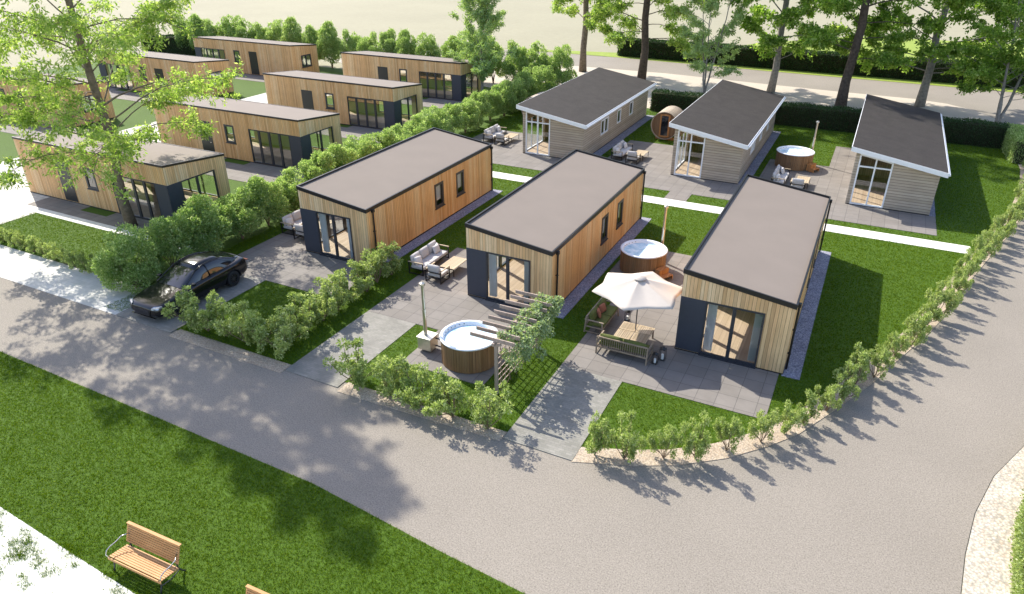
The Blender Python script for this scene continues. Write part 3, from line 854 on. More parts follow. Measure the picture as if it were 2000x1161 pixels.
# ------------------------------------------------------------------ lounge furniture
def pillow_mb(mb, c, s, M=None, mi=0):
    """soft square cushion"""
    n = 8; k = len(mb.v)
    for side in (1, -1):
        for i in range(n + 1):
            for j in range(n + 1):
                u = i / n * 2 - 1; v = j / n * 2 - 1
                b = (1 - u ** 4) * (1 - v ** 4)
                q = Vector((u * s[0] * (1 - .06 * v * v), side * s[1] * (.12 + .88 * b ** .5 if b > 0 else .12), v * s[2] * (1 - .06 * u * u)))
                if M is not None: q = M @ q
                mb.v.append((q.x + c[0], q.y + c[1], q.z + c[2]))
    N = (n + 1) ** 2
    for sd in (0, 1):
        for i in range(n):
            for j in range(n):
                a = k + sd * N + i * (n + 1) + j; f = (a, a + n + 1, a + n + 2, a + 1)
                mb.f.append(f if sd == 1 else f[::-1]); mb.m.append(mi)
    ed = [i * (n + 1) for i in range(n + 1)] + [n * (n + 1) + j for j in range(1, n + 1)] + [i * (n + 1) + n for i in range(n - 1, -1, -1)] + [j for j in range(n - 1, 0, -1)]
    for a, b in zip(ed, ed[1:] + ed[:1]): mb.f.append((k + a, k + b, k + N + b, k + N + a)); mb.m.append(mi)

def sofa(loc, rz, wd, label, seats=3, chair=False):
    """local: faces +y, back at y=0"""
    t = thing('lounge_chair' if chair else 'lounge_sofa', loc, label, 'chair' if chair else 'sofa', 'grey cushioned terrace lounge sets', rz)
    D = .82; f = MB(); h = wd / 2
    for x in (-h, h - .04):
        f.box(x, x + .04, 0, .05, 0, .66); f.box(x, x + .04, D - .05, D, 0, .6)
        f.box(x, x + .04, .05, D - .05, .02, .05); 
    f.box(-h, h, 0, .04, .22, .26); f.box(-h, h, D - .04, D, .22, .26); f.box(-h, h, 0.0, .03, .5, .54)
    for i in range(6): f.box(-h + .04, h - .04, .08 + i * .12, .13 + i * .12, .225, .25)
    f.build('frame', 'black', t)
    for x in (-h - .01, h - .05):
        a = MB(); a.box(x, x + .06, -.01, D + .01, .6, .64)
        a.build('armrest', 'teak', t)
    c = MB(); n = seats
    for i in range(n):
        x0 = lin(-h + .06, h - .06, i / n); x1 = lin(-h + .06, h - .06, (i + 1) / n)
        c.box(x0 + .005, x1 - .005, .1, D - .01, .27, .42)
    c.build('seat_cushion', 'cushion', t, bevel=.04)
    for i in range(n):
        x0 = lin(-h + .06, h - .06, i / n); x1 = lin(-h + .06, h - .06, (i + 1) / n)
        b = MB(); M = Matrix.Rotation(R(14), 3, 'X')
        pillow_mb(b, ((x0 + x1) / 2, .14, .64), ((x1 - x0) / 2 - .005, .11, .25), M)
        b.build('back_cushion', 'cushion', t, smooth=True)
    if not chair:
        for (x, ry, y) in ((-h + .32, 25, .36), (-h + .52, -10, .42), (h - .32, -20, .36)):
            b = MB(); M = Matrix.Rotation(R(ry), 3, 'Z') @ Matrix.Rotation(R(20), 3, 'X')
            pillow_mb(b, (x, y, .60), (.21, .08, .2), M); b.build('throw_pillow', 'pillow', t, smooth=True)
    return t

def low_table(loc, rz, a, b, label):
    t = thing('coffee_table', loc, label, 'table', 'slatted low terrace tables', rz)
    m = MB(); n = int(a / .1)
    for i in range(n):
        x0 = -a / 2 + a * i / n; m.box(x0 + .004, x0 + a / n - .004, -b / 2, b / 2, .38, .41)
    m.build('tabletop', 'teak', t)
    f = MB()
    f.box(-a / 2, a / 2, -b / 2, -b / 2 + .03, .345, .376); f.box(-a / 2, a / 2, b / 2 - .03, b / 2, .345, .376)
    f.build('frame', 'black', t)
    for x in (-a / 2, a / 2 - .035):
        for y in (-b / 2, b / 2 - .035):
            l = MB(); l.box(x, x + .035, y, y + .035, 0, .343); l.build('leg', 'black', t)
    return t

def lounge(ox, oy, where, dx=0):
    sofa((ox - .05, oy + 1.2, Z), R(-90), 2.35, 'grey three seat lounge sofa ' + where)
    c = sofa((ox + 1.55, oy - .35, Z), R(0), .85, 'white backed lounge armchair ' + where, 1, True)
    low_table((ox + 1.72 + dx, oy + 1.25, Z), R(0), .78, 1.3, 'slatted low table ' + where)
lounge(-18.15 + .15, 24.95, 'left of the cabin behind the pergola')
lounge(-26.9, 26.0, 'behind the charcoal corner of the cabin nearest the car')
lounge(-25.9, 46.7, 'left of the grey cabin beside the hedge')
lounge(-15.6, 46.7, 'left of the middle grey cabin')
lounge(-4.6, 45.6, 'left of the grey cabin closest to the shrub border')

# --- olive corner set under the parasol
def olive_sofa(loc, rz, wd, label):
    t = thing('garden_sofa', loc, label, 'sofa', 'olive cushioned garden sofas', rz)
    h = wd / 2; D = .8; f = MB()
    for x in (-h, h):
        f.bar((x, 0, 0), (x, .06, .72), .05, .05, up=(0, 1, 0)); f.bar((x, D, 0), (x, D - .06, .58), .05, .05, up=(0, 1, 0))
        f.bar((x, .0, .6), (x, D, .58), .055, .035)
        f.bar((x, .03, .3), (x, D - .03, .3), .035, .05); f.bar((x, .03, .06), (x, D - .03, .06), .03, .03)
    f.bar((-h, .06, .72), (h, .06, .72), .05, .045); f.bar((-h, .03, .3), (h, .03, .3), .04, .06); f.bar((-h, D - .03, .3), (h, D - .03, .3), .04, .06)
    f.build('frame', 'teakgrey', t)
    n = int(wd / .085); s = MB()
    for i in range(1, n):
        x = -h + wd * i / n; s.bar((x, .035, .32), (x, .06, .71), .022, .02, up=(0, 1, 0))
    s.build('back_slats', 'teakgrey', t)
    ns = 2
    for i in range(ns):
        a = lin(-h + .05, h - .05, i / ns); b = lin(-h + .05, h - .05, (i + 1) / ns)
        c = MB(); c.box(a + .005, b - .005, .12, D - .02, .33, .46); c.build('seat_cushion', 'olive', t, bevel=.045)
        k = MB(); pillow_mb(k, ((a + b) / 2, .2, .63), ((b - a) / 2 - .01, .11, .2), Matrix.Rotation(R(12), 3, 'X')); k.build('back_cushion', 'olive', t, smooth=True)
    return t
os2 = olive_sofa((-8.55, 24.55, Z), R(-90), 1.9, 'olive garden sofa with two rust pillows at the lawn edge under the parasol')
for y, rr in ((.25, 20), (-.2, -15)):
    b = MB(); pillow_mb(b, (y, .34, .62), (.2, .07, .18), Matrix.Rotation(R(rr), 3, 'Z') @ Matrix.Rotation(R(22), 3, 'X')); b.build('throw_pillow', 'rust', os2, smooth=True)
olive_sofa((-6.55, 22.3, Z), 0, 2.0, 'olive garden sofa with slatted back turned to the road')
# slatted square table
tt = thing('garden_table', (-6.5, 23.75, Z), 'square slatted teak table pierced by the parasol pole', 'table')
for i, (qx, qy) in enumerate(((-1, -1), (1, -1), (1, 1), (-1, 1))):
    m = MB(); c = (qx * .335, qy * .335); al = i % 2
    m.box(c[0] - .315, c[0] + .315, c[1] - .315, c[1] - .265, .42, .45); m.box(c[0] - .315, c[0] + .315, c[1] + .265, c[1] + .315, .42, .45)
    m.box(c[0] - .315, c[0] - .265, c[1] - .26, c[1] + .26, .42, .45); m.box(c[0] + .265, c[0] + .315, c[1] - .26, c[1] + .26, .42, .45)
    for j in range(7):
        o_ = -.23 + j * .0765
        if al: m.box(c[0] - .26, c[0] + .26, c[1] + o_ - .024, c[1] + o_ + .024, .425, .447)
        else: m.box(c[0] + o_ - .024, c[0] + o_ + .024, c[1] - .26, c[1] + .26, .425, .447)
    m.build('table_panel', 'teak', tt)
for x in (-.6, .6):
    for y in (-.6, .6):
        m = MB(); m.box(x - .03, x + .03, y - .03, y + .03, 0, .418); m.build('leg', 'teakgrey', tt)
# parasol
pa = thing('parasol', (-6.55, 24.0, Z), 'open cream parasol with a grey pole over the olive sofas', 'parasol')
m = MB(); nr, na = 10, 72; RR = 1.84
m.v.append((0, 0, 2.72))
for i in range(1, nr + 1):
    for j in range(na):
        a = 2 * math.pi * j / na; ph = ((math.degrees(a) - 90) % 60 - 30) / 30   # ribs at 90+60k
        edge = RR * (1 - .2 * (1 - abs(ph) ** 1.6)); tt_ = i / nr
        r_ = edge * tt_
        z = 2.72 - .52 * tt_ ** 1.12 - .05 * (1 - ph * ph) * math.sin(math.pi * min(1, tt_ * .9)) 
        m.v.append((r_ * math.cos(a), r_ * math.sin(a), z))
for j in range(na): m.f.append((0, 1 + j, 1 + (j + 1) % na)); m.m.append(0)
for i in range(nr - 1):
    for j in range(na):
        a = 1 + i * na + j; b = 1 + i * na + (j + 1) % na; m.f.append((a, a + na, b + na, b)); m.m.append(0)
co = m.build('canopy', 'canopy', pa, smooth=True)
sd = co.modifiers.new('s', 'SOLIDIFY'); sd.thickness = .006
v = MB(); v.lathe([(0.0, 2.82), (.12, 2.80), (.24, 2.735), (.25, 2.72)], 24); v.build('vent', 'canopy', co, smooth=True)
m = MB(); m.tube([(0.02, -.02, .0), (.02, -.02, 2.70)], .024, 12); m.build('pole', 'iron', pa)
m = MB(); m.lathe([(0, .06), (.22, .05), (.25, .0)], 24, (.02, -.02, 0)); m.build('base', 'iron', pa)
for k in range(6):
    a = R(30 + 60 * k); m = MB(); m.tube([(0, 0, 2.68), (1.0 * math.cos(a), 1.0 * math.sin(a), 2.37), (1.80 * math.cos(a), 1.80 * math.sin(a), 2.17)], .01, 6); m.build('rib', 'iron', pa)

def lantern(loc, s, label):
    t = thing('lantern', loc, label, 'lantern', 'black lanterns on the terrace')
    m = MB(); a = .1 * s; h = .42 * s
    m.box(-a, a, -a, a, 0, .03); m.box(-a, a, -a, a, h - .02, h)
    for x in (-a, a - .015):
        for y in (-a, a - .015): m.box(x, x + .015, y, y + .015, .03, h - .02)
    m.lathe([(a * 1.2, h), (a * .5, h + .07 * s), (.0, h + .08 * s)], 4, (0, 0, 0))
    m.build('frame', 'black', t)
    c = MB(); c.lathe([(.045 * s, .03), (.045 * s, .2 * s), (0, .2 * s)], 14); c.build('candle', 'candle', t)
    hd = MB(); hd.tube([(-.05 * s, 0, h + .06), (-.04 * s, 0, h + .13), (.04 * s, 0, h + .13), (.05 * s, 0, h + .06)], .006, 6); hd.build('handle', 'black', t)
lantern((-5.3, 22.62, Z), 1.0, 'black lantern nearest the road beside the sofa arm')
lantern((-5.12, 23.0, Z), 1.15, 'taller black lantern between the sofa and the charcoal wall')
lantern((-7.28, 25.3, Z), 1.0, 'black lantern behind the slatted table under the parasol')

# ------------------------------------------------------------------ pergola with vine
pg = thing('pergola', (-9.75, 18.2, .01), 'weathered timber pergola with trellis next to the hot tub', 'pergola')
for y in (0, 3.4):
    m = MB(); m.box(-.055, .055, y - .055, y + .055, 0, 2.1); m.build('post', 'pergola', pg, bevel=.008)
m = MB(); m.box(-.045, .045, -.25, 3.65, 2.1, 2.22); m.build('beam', 'pergola', pg, bevel=.008)
m = MB(); m.bar((-.03, -.12, 2.09), (.25, -.12, 2.17), .08, .08); m.build('brace', 'pergola', pg)
for i in range(9):
    m = MB(); y = -.1 + i * .44; m.box(-.95, .75, y - .022, y + .022, 2.225, 2.36)
    m.build('rafter', 'pergola', pg)
m = MB()
for i in range(8): m.box(-.012 + .0, .012, .06, 3.34, .25 + i * .23, .27 + i * .23)
for i in range(9): m.box(-.03, -.014, .35 + i * .36 - .012, .35 + i * .36 + .012, .1, 2.08)
m.build('trellis', 'pergola', pg)

def leaves(P, D, L, Wd, up=None, cup=.25):
    """kite-shaped leaves: P base points, D unit direction along leaf"""
    n = len(P)
    rnd = rng.normal(size=(n, 3)); s = np.cross(D, rnd); s /= np.linalg.norm(s, axis=1)[:, None] + 1e-9
    nn = np.cross(s, D)
    L = np.asarray(L).reshape(-1, 1) * np.ones((n, 1)); Wd = np.asarray(Wd).reshape(-1, 1) * np.ones((n, 1))
    V = np.zeros((n, 4, 3), np.float32)
    V[:, 0] = P; V[:, 1] = P + D * L * .45 + s * Wd * .5 + nn * Wd * cup * .3
    V[:, 2] = P + D * L + nn * (-L * .1); V[:, 3] = P + D * L * .45 - s * Wd * .5 + nn * Wd * cup * .3
    return V
def unit(v): return v / (np.linalg.norm(v, axis=1)[:, None] + 1e-9)

# vine
N_ = 8200
cl = []
for i in range(58):
    y = rng.uniform(.1, 3.6); z = 2.35 - abs(rng.normal(0, .75)) * (1.1 if .5 < y < 3.2 else .75); z = max(.35, z)
    cl.append((abs(rng.normal(.45, .3)), y, z, rng.uniform(.14, .32)))
for i in range(20): cl.append((rng.uniform(.3, 1.0), rng.uniform(.6, 3.9), rng.uniform(2.1, 2.45), rng.uniform(.1, .22)))
cl = np.array(cl); idx = rng.integers(0, len(cl), N_); c = cl[idx]
d = unit(rng.normal(size=(N_, 3))); P = c[:, :3] + d * c[:, 3:4] * rng.uniform(.5, 1.05, (N_, 1))
D = unit(d * .6 + rng.normal(size=(N_, 3)) * .6 + np.array([.2, 0, -.3]))
vo = npmesh('climbing_vine', leaves(P, D, rng.uniform(.07, .12, N_), rng.uniform(.05, .085, N_)), 4, 'leaf_vine', None, (-9.75, 18.2, .01))
tag(vo, 'leafy grey green vine climbing over the timber pergola', 'vine')
m = MB(); random.seed(3)
for i in range(9):
    y = .2 + i * .4; p = [(.06, y, 0)]
    for k in range(6): p.append((.06 + random.uniform(-.03, .2), y + random.uniform(-.2, .2), .4 * (k + 1)))
    m.tube(p, [.02, .016, .014, .012, .01, .008, .006], 5)
m.build('stem', 'stem', vo)

# ------------------------------------------------------------------ park benches
def bench(loc, rz, label):
    t = thing('park_bench', loc, label, 'bench', 'park benches on the lawn', rz)
    h = .93
    s = MB()
    for i in range(8):   # seat slats, front rolls down
        y = -.26 + i * .066; z = .45 - .012 * i * (1 if i > 0 else 0)
        s.box(-h, h, y, y + .052, z - .03, z)
    s.box(-h, h, -.31, -.28, .36, .435)
    s.build('seat', 'benchwood', t, bevel=.006)
    b = MB()
    for i in range(8):
        z = .47 + i * .06; y = .27 + i * .022; M = Matrix.Translation((0, y, z)) @ Matrix.Rotation(R(-18), 4, 'X')
        b.box(-h, h, -.012, .014, 0, .05, 0, M)
    b.box(-h - .01, h + .01, .415, .50, .945, .975)
    b.build('backrest', 'benchwood', t, bevel=.006)
    for x in (-h + .1, h - .1):
        f = MB(); 
        f.tube([(x, -.32, 0), (x, -.27, .12), (x, -.24, .26), (x, -.27, .39)], .022, 8)
        f.tube([(x, .46, 0), (x, .36, .14), (x, .29, .3), (x, .29, .45), (x, .36, .7), (x, .46, .93)], .022, 8)
        f.tube([(x, -.27, .385), (x, 0, .36), (x, .29, .35)], .02, 8)
        f.tube([(x, -.24, .2), (x, .02, .14), (x, .33, .2)], .014, 8)
        f.build('leg_frame', 'iron', t, smooth=True)
        a = MB(); xo = x + (-.13 if x < 0 else .13)
        a.tube([(x, .36, .72), (xo, .2, .70), (xo, .02, .66), (xo, -.16, .66), (xo, -.26, .62), (xo, -.31, .52), (x, -.29, .42)], .014, 8)
        a.build('armrest', 'chrome', t, smooth=True)
    return t
b1 = bench((-14.12, 7.22, .01), R(2), 'park bench with golden slats and curled metal arms, fully in view')
clone(b1, (-9.85, 7.12, .01), R(2), 'park bench of which only the top of the back shows at the bottom edge')

# ------------------------------------------------------------------ car
def car(loc, rz, label):
    t = thing('parked_car', loc, label, 'car', None, rz)
    st = [(-2.5, .62, .3, .5, .56), (-2.44, .80, .22, .58, .64), (-2.25, .90, .17, .66, .72), (-1.9, .955, .17, .73, .79), (-1.4, .97, .17, .78, .85), (-.95, .965, .17, .82, .90), (-.4, .955, .17, .86, .90), (.3, .95, .17, .89, .92), (1.0, .965, .17, .92, .95),
          (1.6, .985, .18, .95, 1.0), (2.05, .95, .2, .95, 1.03), (2.35, .88, .25, .93, 1.05), (2.47, .80, .32, .80, .92), (2.5, .7, .4, .6, .7)]
    m = MB(); K = None
    for (y, w_, zl, zb, zc) in st:
        half = [(0, zl), (w_ * .8, zl), (w_ * .97, zl + .08), (w_, lin(zl, zb, .45)), (w_ * .985, lin(zl, zb, .75)), (w_ * .94, zb), (w_ * .8, lin(zb, zc, .55)), (w_ * .4, lin(zb, zc, .92)), (0, zc)]
        ring = [(x, y, z) for x, z in half] + [(-x, y, z) for x, z in half[-2:0:-1]]
        K = len(ring); m.v += ring
    for i in range(len(st) - 1):
        for j in range(K):
            a = i * K + j; b = i * K + (j + 1) % K; m.f.append((a, a + K, b + K, b)); m.m.append(0)
    m.f.append(tuple(range(K))); m.f.append(tuple(range((len(st) - 1) * K, len(st) * K))[::-1]); m.m += [0, 0]
    body = m.build('body', 'carpaint', None, smooth=True)
    ss = body.modifiers.new('s', 'SUBSURF'); ss.levels = 2; ss.render_levels = 2
    cut = MB()
    for y in (-1.52, 1.47):
        for x in (-1.2, .72):
            k = len(cut.v); n = 28
            for xx in (x, x + .48):
                for j in range(n):
                    a = 2 * math.pi * j / n; cut.v.append((xx, y + .385 * math.cos(a), .345 + .385 * math.sin(a)))
            for j in range(n): cut.f.append((k + j, k + (j + 1) % n, k + n + (j + 1) % n, k + n + j)); cut.m.append(0)
            cut.f.append(tuple(range(k, k + n))[::-1]); cut.f.append(tuple(range(k + n, k + 2 * n))); cut.m += [0, 0]
    co_ = cut.build('cutter', 'black')
    bm = body.modifiers.new('b', 'BOOLEAN'); bm.operation = 'DIFFERENCE'; bm.object = co_; bm.solver = 'EXACT'
    bpy.context.view_layer.update()
    dg = bpy.context.evaluated_depsgraph_get()
    me = bpy.data.meshes.new_from_object(body.evaluated_get(dg))
    body.modifiers.clear(); body.data = me; bpy.data.objects.remove(co_)
    body.parent = t
    # greenhouse
    gs = [(-1.02, .72, .55, .885), (-.6, .80, .58, 1.12), (-.2, .83, .60, 1.32), (.15, .84, .61, 1.41), (.6, .84, .61, 1.44), (1.05, .83, .59, 1.40), (1.5, .80, .56, 1.27), (1.9, .76, .53, 1.12), (2.22, .70, .5, 1.03)]
    g = MB()
    for (y, wb, wr, zr) in gs:
        zb = lin(.87, .98, (y + 1) / 3.2)
        half = [(wb, zb - .06), (lin(wb, wr, .45), lin(zb, zr, .5)), (lin(wb, wr, .85), lin(zb, zr, .86)), (wr * .82, zr - .02 * 0 + (0)), (wr * .4, zr + .015)]
        if zr < zb + .05: half = [(wb, zb - .06), (wb * .9, zb - .01), (wb * .8, max(zr, zb - .02)), (wr * .8, zr), (wr * .4, zr + .01)]
        g.v += [(x, y, z) for x, z in half] + [(-x, y, z) for x, z in half[::-1]]
    K = 10
    for i in range(len(gs) - 1):
        for j in range(K - 1):
            a = i * K + j; g.f.append((a, a + K, a + K + 1, a + 1)); g.m.append(0)
    gh = g.build('greenhouse', 'carglass', t, smooth=True)
    sm = gh.modifiers.new('s', 'SUBSURF'); sm.levels = 2; sm.render_levels = 2
    rp = MB(); prof = [(-.12, .56, 1.338), (.15, .575, 1.415), (.6, .575, 1.448), (1.05, .555, 1.405), (1.3, .54, 1.335)]
    for (y, w_, z) in prof: rp.v += [(-w_, y, z + .0), (-w_ * .5, y, z + .022), (0, y, z + .03), (w_ * .5, y, z + .022), (w_, y, z + .0)]
    for i in range(len(prof) - 1):
        for j in range(4): a = i * 5 + j; rp.f.append((a, a + 1, a + 6, a + 5)); rp.m.append(0)
    ro = rp.build('roof', 'carpaint', t, smooth=True); q = ro.modifiers.new('s', 'SOLIDIFY'); q.thickness = .02
    pl = MB()
    for s_ in (-1, 1):
        pl.tube([(s_ * .79, -1.0, .88), (s_ * .73, -.55, 1.12), (s_ * .64, -.15, 1.335), (s_ * .62, .2, 1.41), (s_ * .62, .6, 1.44), (s_ * .60, 1.05, 1.395), (s_ * .60, 1.5, 1.26), (s_ * .62, 2.0, 1.08)], .022, 6)
        pl.tube([(s_ * .86, .38, .9), (s_ * .63, .35, 1.42)], .022, 6)
        pl.tube([(s_ * .87, -.95, .90), (s_ * .88, .3, .915), (s_ * .86, 1.5, .95)], .012, 6, )
    pl.build('window_trim', 'carpaint', t, smooth=True)
    for y in (-1.52, 1.47):
        for s_ in (-1, 1):
            w_ = MB(); w_.lathe([(.19, -.11), (.30, -.115), (.335, -.1), (.345, -.06), (.345, .06), (.335, .1), (.30, .115), (.19, .11)], 36, (s_ * .845, y, .347), axis='x')
            wh = w_.build('wheel', 'tyre', t, smooth=True)
            r_ = MB(); r_.lathe([(.245, .0), (.255, .1), (.24, .112), (.225, .1), (.22, .03)], 36, (0, 0, 0), axis='x')
            for k in range(10):
                a = 2 * math.pi * k / 10; r_.bar((.085, .04 * math.cos(a), .04 * math.sin(a)), (.1, .235 * math.cos(a), .235 * math.sin(a)), .028, .02, up=(1, 0, 0))
            r_.lathe([(0, .1), (.05, .1), (.06, .06)], 16, (0, 0, 0), axis='x')
            ri = r_.build('rim', 'rim', wh, (s_ * .845, y, .347)); 
            if s_ < 0: ri.rotation_euler = (0, 0, math.pi)
            dk = MB(); dk.lathe([(0, 0.0), (.23, 0.0)], 24, (0, 0, 0), axis='x'); dk.build('brake_disc', 'black', wh, (s_ * .85, y, .347))
    gr = MB()
    gr.hexa([(-.42, -2.53, .28), (.42, -2.53, .28), (.42, -2.44, .28), (-.42, -2.44, .28), (-.5, -2.515, .53), (.5, -2.515, .53), (.5, -2.42, .53), (-.5, -2.42, .53)])
    g_ = gr.build('grille', 'black', t)
    gl = MB()
    for i in range(6): z = .31 + i * .038; gl.box(-.41, .41, -2.54, -2.528, z, z + .008)
    gl.build('grille_bar', 'iron', g_)
    lp = MB(); lp.box(-.7, .7, -2.5, -2.42, .185, .205); lp.build('front_lip', 'chrome', t)
    for s_ in (-1, 1):
        h_ = MB(); h_.hexa([(s_ * .56, -2.49, .56), (s_ * .84, -2.36, .58), (s_ * .86, -2.2, .60), (s_ * .60, -2.38, .60), (s_ * .56, -2.475, .62), (s_ * .845, -2.33, .645), (s_ * .86, -2.18, .67), (s_ * .60, -2.36, .665)])
        h_.build('headlight', 'lamp', t)
        k_ = MB(); k_.box(s_ * .93 if s_ > 0 else -1.1, 1.1 if s_ > 0 else -.93, -.72, -.58, .93, 1.04); k_.build('side_mirror', 'carpaint', t, bevel=.03)
        d_ = MB(); d_.box(min(s_ * .962, s_ * .985), max(s_ * .962, s_ * .985), .2, .38, .74, .765); d_.box(min(s_ * .965, s_ * .985), max(s_ * .965, s_ * .985), 1.0, 1.16, .76, .785); d_.build('door_handle', 'chrome', t)
        l_ = MB(); l_.box(min(s_ * .3, s_ * .86), max(s_ * .3, s_ * .86), 2.4, 2.49, .82, .86); l_.build('tail_light', 'rust', t)
    return t
cr = car((-25.42, 18.75, .03), R(0), 'glossy black fastback car parked on the first driveway by the hedge')

cr.scale = (1.04, 1.03, 1.08)
# ------------------------------------------------------------------ round hedge bushes
def bush_mesh(name, seed, h, rx, nleaf, mat, parent, size=.1, lobes=26, squash=.85):
    global rng
    rng = np.random.default_rng(seed)
    # lobes on an egg shaped surface
    th = rng.uniform(0, 2 * np.pi, lobes); t = rng.uniform(.05, 1, lobes); zc = .18 * h + (h * .72) * t
    rr = rx * np.sqrt(np.clip(1 - ((zc - h * .42) / (h * .58)) ** 2, .05, 1)) * squash * rng.uniform(.45, .95, lobes)
    c = np.stack([rr * np.cos(th), rr * np.sin(th), zc], 1); lr = rng.uniform(.17, .42, lobes) * rx * (1.1 - .35 * t)
    idx = rng.choice(lobes, nleaf, p=lr ** 2 / (lr ** 2).sum())
    d = unit(rng.normal(size=(nleaf, 3))); d[:, 2] += .12; d = unit(d)
    P = c[idx] + d * lr[idx][:, None] * (1 - abs(rng.normal(0, .16, (nleaf, 1))))
    P[:, 2] = np.maximum(P[:, 2], .04)
    # soft sprigs sticking out
    k = rng.random(nleaf) < .10; P[k] += d[k] * rng.uniform(.02, .16, (k.sum(), 1))
    D = unit(d + rng.normal(size=(nleaf, 3)) * .55 + np.array([0, 0, .3]))
    return npmesh(name, leaves(P, D, rng.uniform(.75, 1.3, nleaf) * size, rng.uniform(.4, .65, nleaf) * size), 4, mat, parent)
def stems(parent, n, h, r, mat='stem', seed=1):
    random.seed(seed); m = MB()
    for i in range(n):
        a = 2 * math.pi * i / n + random.uniform(-.3, .3); p = [(0.03 * math.cos(a), .03 * math.sin(a), 0)]
        for k in range(1, 5):
            q = k / 4; p.append((r * q ** 1.3 * math.cos(a + random.uniform(-.2, .2)), r * q ** 1.3 * math.sin(a + random.uniform(-.2, .2)), h * q))
        m.tube(p, [.03, .024, .018, .012, .006], 5)
    return m.build('stems', mat, parent)
ONES = 'zeroth first second third fourth fifth sixth seventh eighth ninth tenth eleventh twelfth thirteenth fourteenth fifteenth sixteenth seventeenth eighteenth nineteenth'.split()
def nth(i):
    if i < 20: return ONES[i]
    a, b = divmod(i, 10)
    return {2: 'twentieth', 3: 'thirtieth', 4: 'fortieth', 5: 'fiftieth'}[a] if b == 0 else {2: 'twenty', 3: 'thirty', 4: 'forty', 5: 'fifty'}[a] + '-' + ONES[b]
GH = 'round bushes of the tall hedge row'
LH = 'one of the leafy round bushes in the long hedge between the two cabin groups'
protos = []
for s in range(4):
    t = thing('hedge_bush', (0, 0, 0), LH, 'bush', GH)
    bush_mesh('foliage', 20 + s, 2.95, 1.3, 15000, 'leaf_bush', t, .115, 34)
    stems(t, 7, 1.5, .7, seed=s)
    protos.append(t)
random.seed(11)
y = 18.1; i = 0
first = [True] * 4
def put(ps, flags, loc, rz, scale, label=None, group=None):
    k = random.randrange(len(ps)); 
    if flags[k]:
        flags[k] = False; o = ps[k]; o.location = loc; o.rotation_euler = (0, 0, rz); o.scale = scale if hasattr(scale, '__len__') else (scale,) * 3
        if label: o['label'] = label
        if group: o['group'] = group
        return o
    return clone(ps[k], loc, rz, label, group, scale)
while y < 64.5:
    s = random.uniform(.92, 1.08); put(protos, first, (-28.35 + random.uniform(-.15, .15), y, .01), random.uniform(0, 6.28), (s, s, s * random.uniform(.92, 1.06)), nth(i + 1) + ' round leafy bush of the tall hedge, counting from the parked car')
    i += 1
    y += random.uniform(2.0, 2.35)
GB = 'tall bushes of the back hedge row'
x = -79.5; i = 0
while x < -27:
    s = random.uniform(1.05, 1.2)
    put(protos, first, (x, 66.6 + random.uniform(-.4, .4), .01), random.uniform(0, 6.28), (s, s, s * random.uniform(1.3, 1.45)), nth(i + 1) + ' tall bush from the left in the back row behind the larch cabins', GB); i += 1
    x += random.uniform(2.3, 2.9)

# ------------------------------------------------------------------ small border shrubs
def shrub_proto(seed):
    global rng
    rng = np.random.default_rng(seed); random.seed(seed)
    t = thing('border_shrub', (0, 0, 0), 'shrub', 'shrub')
    m = MB(); cs = []
    lean = random.uniform(-.18, .18)
    nb = random.randint(8, 11)
    for i in range(nb):
        a = 2 * math.pi * i / nb + random.uniform(-.6, .6); rad = random.uniform(.12, .62); hh = random.uniform(.45, 1.2) * (1 if rad < .35 else .8)
        p = [(0, 0, 0), (rad * .25 * math.cos(a), rad * .25 * math.sin(a), .16), (rad * .6 * math.cos(a) + lean * .5, rad * .6 * math.sin(a), hh * .5), (rad * math.cos(a) + lean, rad * math.sin(a), hh)]
        m.tube(p, [.018, .014, .01, .006], 5)
        cs.append((*p[3], random.uniform(.09, .17)))
        for q in (random.uniform(.3, .6), random.uniform(.6, .95)):
            e = (lin(p[2][0], p[3][0], q) + random.uniform(-.16, .16), lin(p[2][1], p[3][1], q) + random.uniform(-.16, .16), lin(p[2][2], p[3][2], q) + random.uniform(-.12, .08)); m.tube([p[2], e], [.007, .003], 4); cs.append((*e, random.uniform(.07, .14)))
        if i % 2:
            e = (p[1][0] + random.uniform(-.3, .3), p[1][1] + random.uniform(-.3, .3), random.uniform(.18, .4)); m.tube([p[1], e], [.008, .004], 4); cs.append((*e, random.uniform(.09, .15)))
    m.build('stems', 'stem', t)
    cs = np.array(cs); n = 3200; idx = rng.integers(0, len(cs), n); c = cs[idx]
    d = unit(rng.normal(size=(n, 3)) + np.array([0, 0, .35]))
    P = c[:, :3] + d * c[:, 3:4] * rng.uniform(.35, 1.0, (n, 1))
    D = unit(d + rng.normal(size=(n, 3)) * .45 + np.array([0, 0, .15]))
    npmesh('foliage', leaves(P, D, rng.uniform(.05, .095, n), rng.uniform(.03, .05, n)), 4, 'leaf_shrub', t)
    return t
shp = [shrub_proto(50 + k) for k in range(5)]; shf = [True] * 5
def shrub(x, y, s, label, group, w=1.0): return put(shp, shf, (x, y, .015), random.uniform(0, 6.28), (s * w, s * w, s * random.uniform(.95, 1.15)), label, group)
def along(cv, step):
    out = []; acc = 0
    for (a, b) in zip(cv[:-1], cv[1:]):
        L = math.hypot(b[0] - a[0], b[1] - a[1]); 
        while acc < L: q = acc / L; out.append((lin(a[0], b[0], q), lin(a[1], b[1], q))); acc += step
        acc -= L
    return out
random.seed(5)
mid = offset(CURVE, .22)
for i, (x, y) in enumerate(along([(-5.5, 16.6)] + mid[2:], 1.1)):
    shrub(x + random.uniform(-.14, .14), y + random.uniform(-.14, .14), random.uniform(1.0, 1.25), nth(i + 1) + ' pale green shrub on the curved gravel edging, counting from the pergola driveway', 'shrubs along the curved gravel edging', .7)
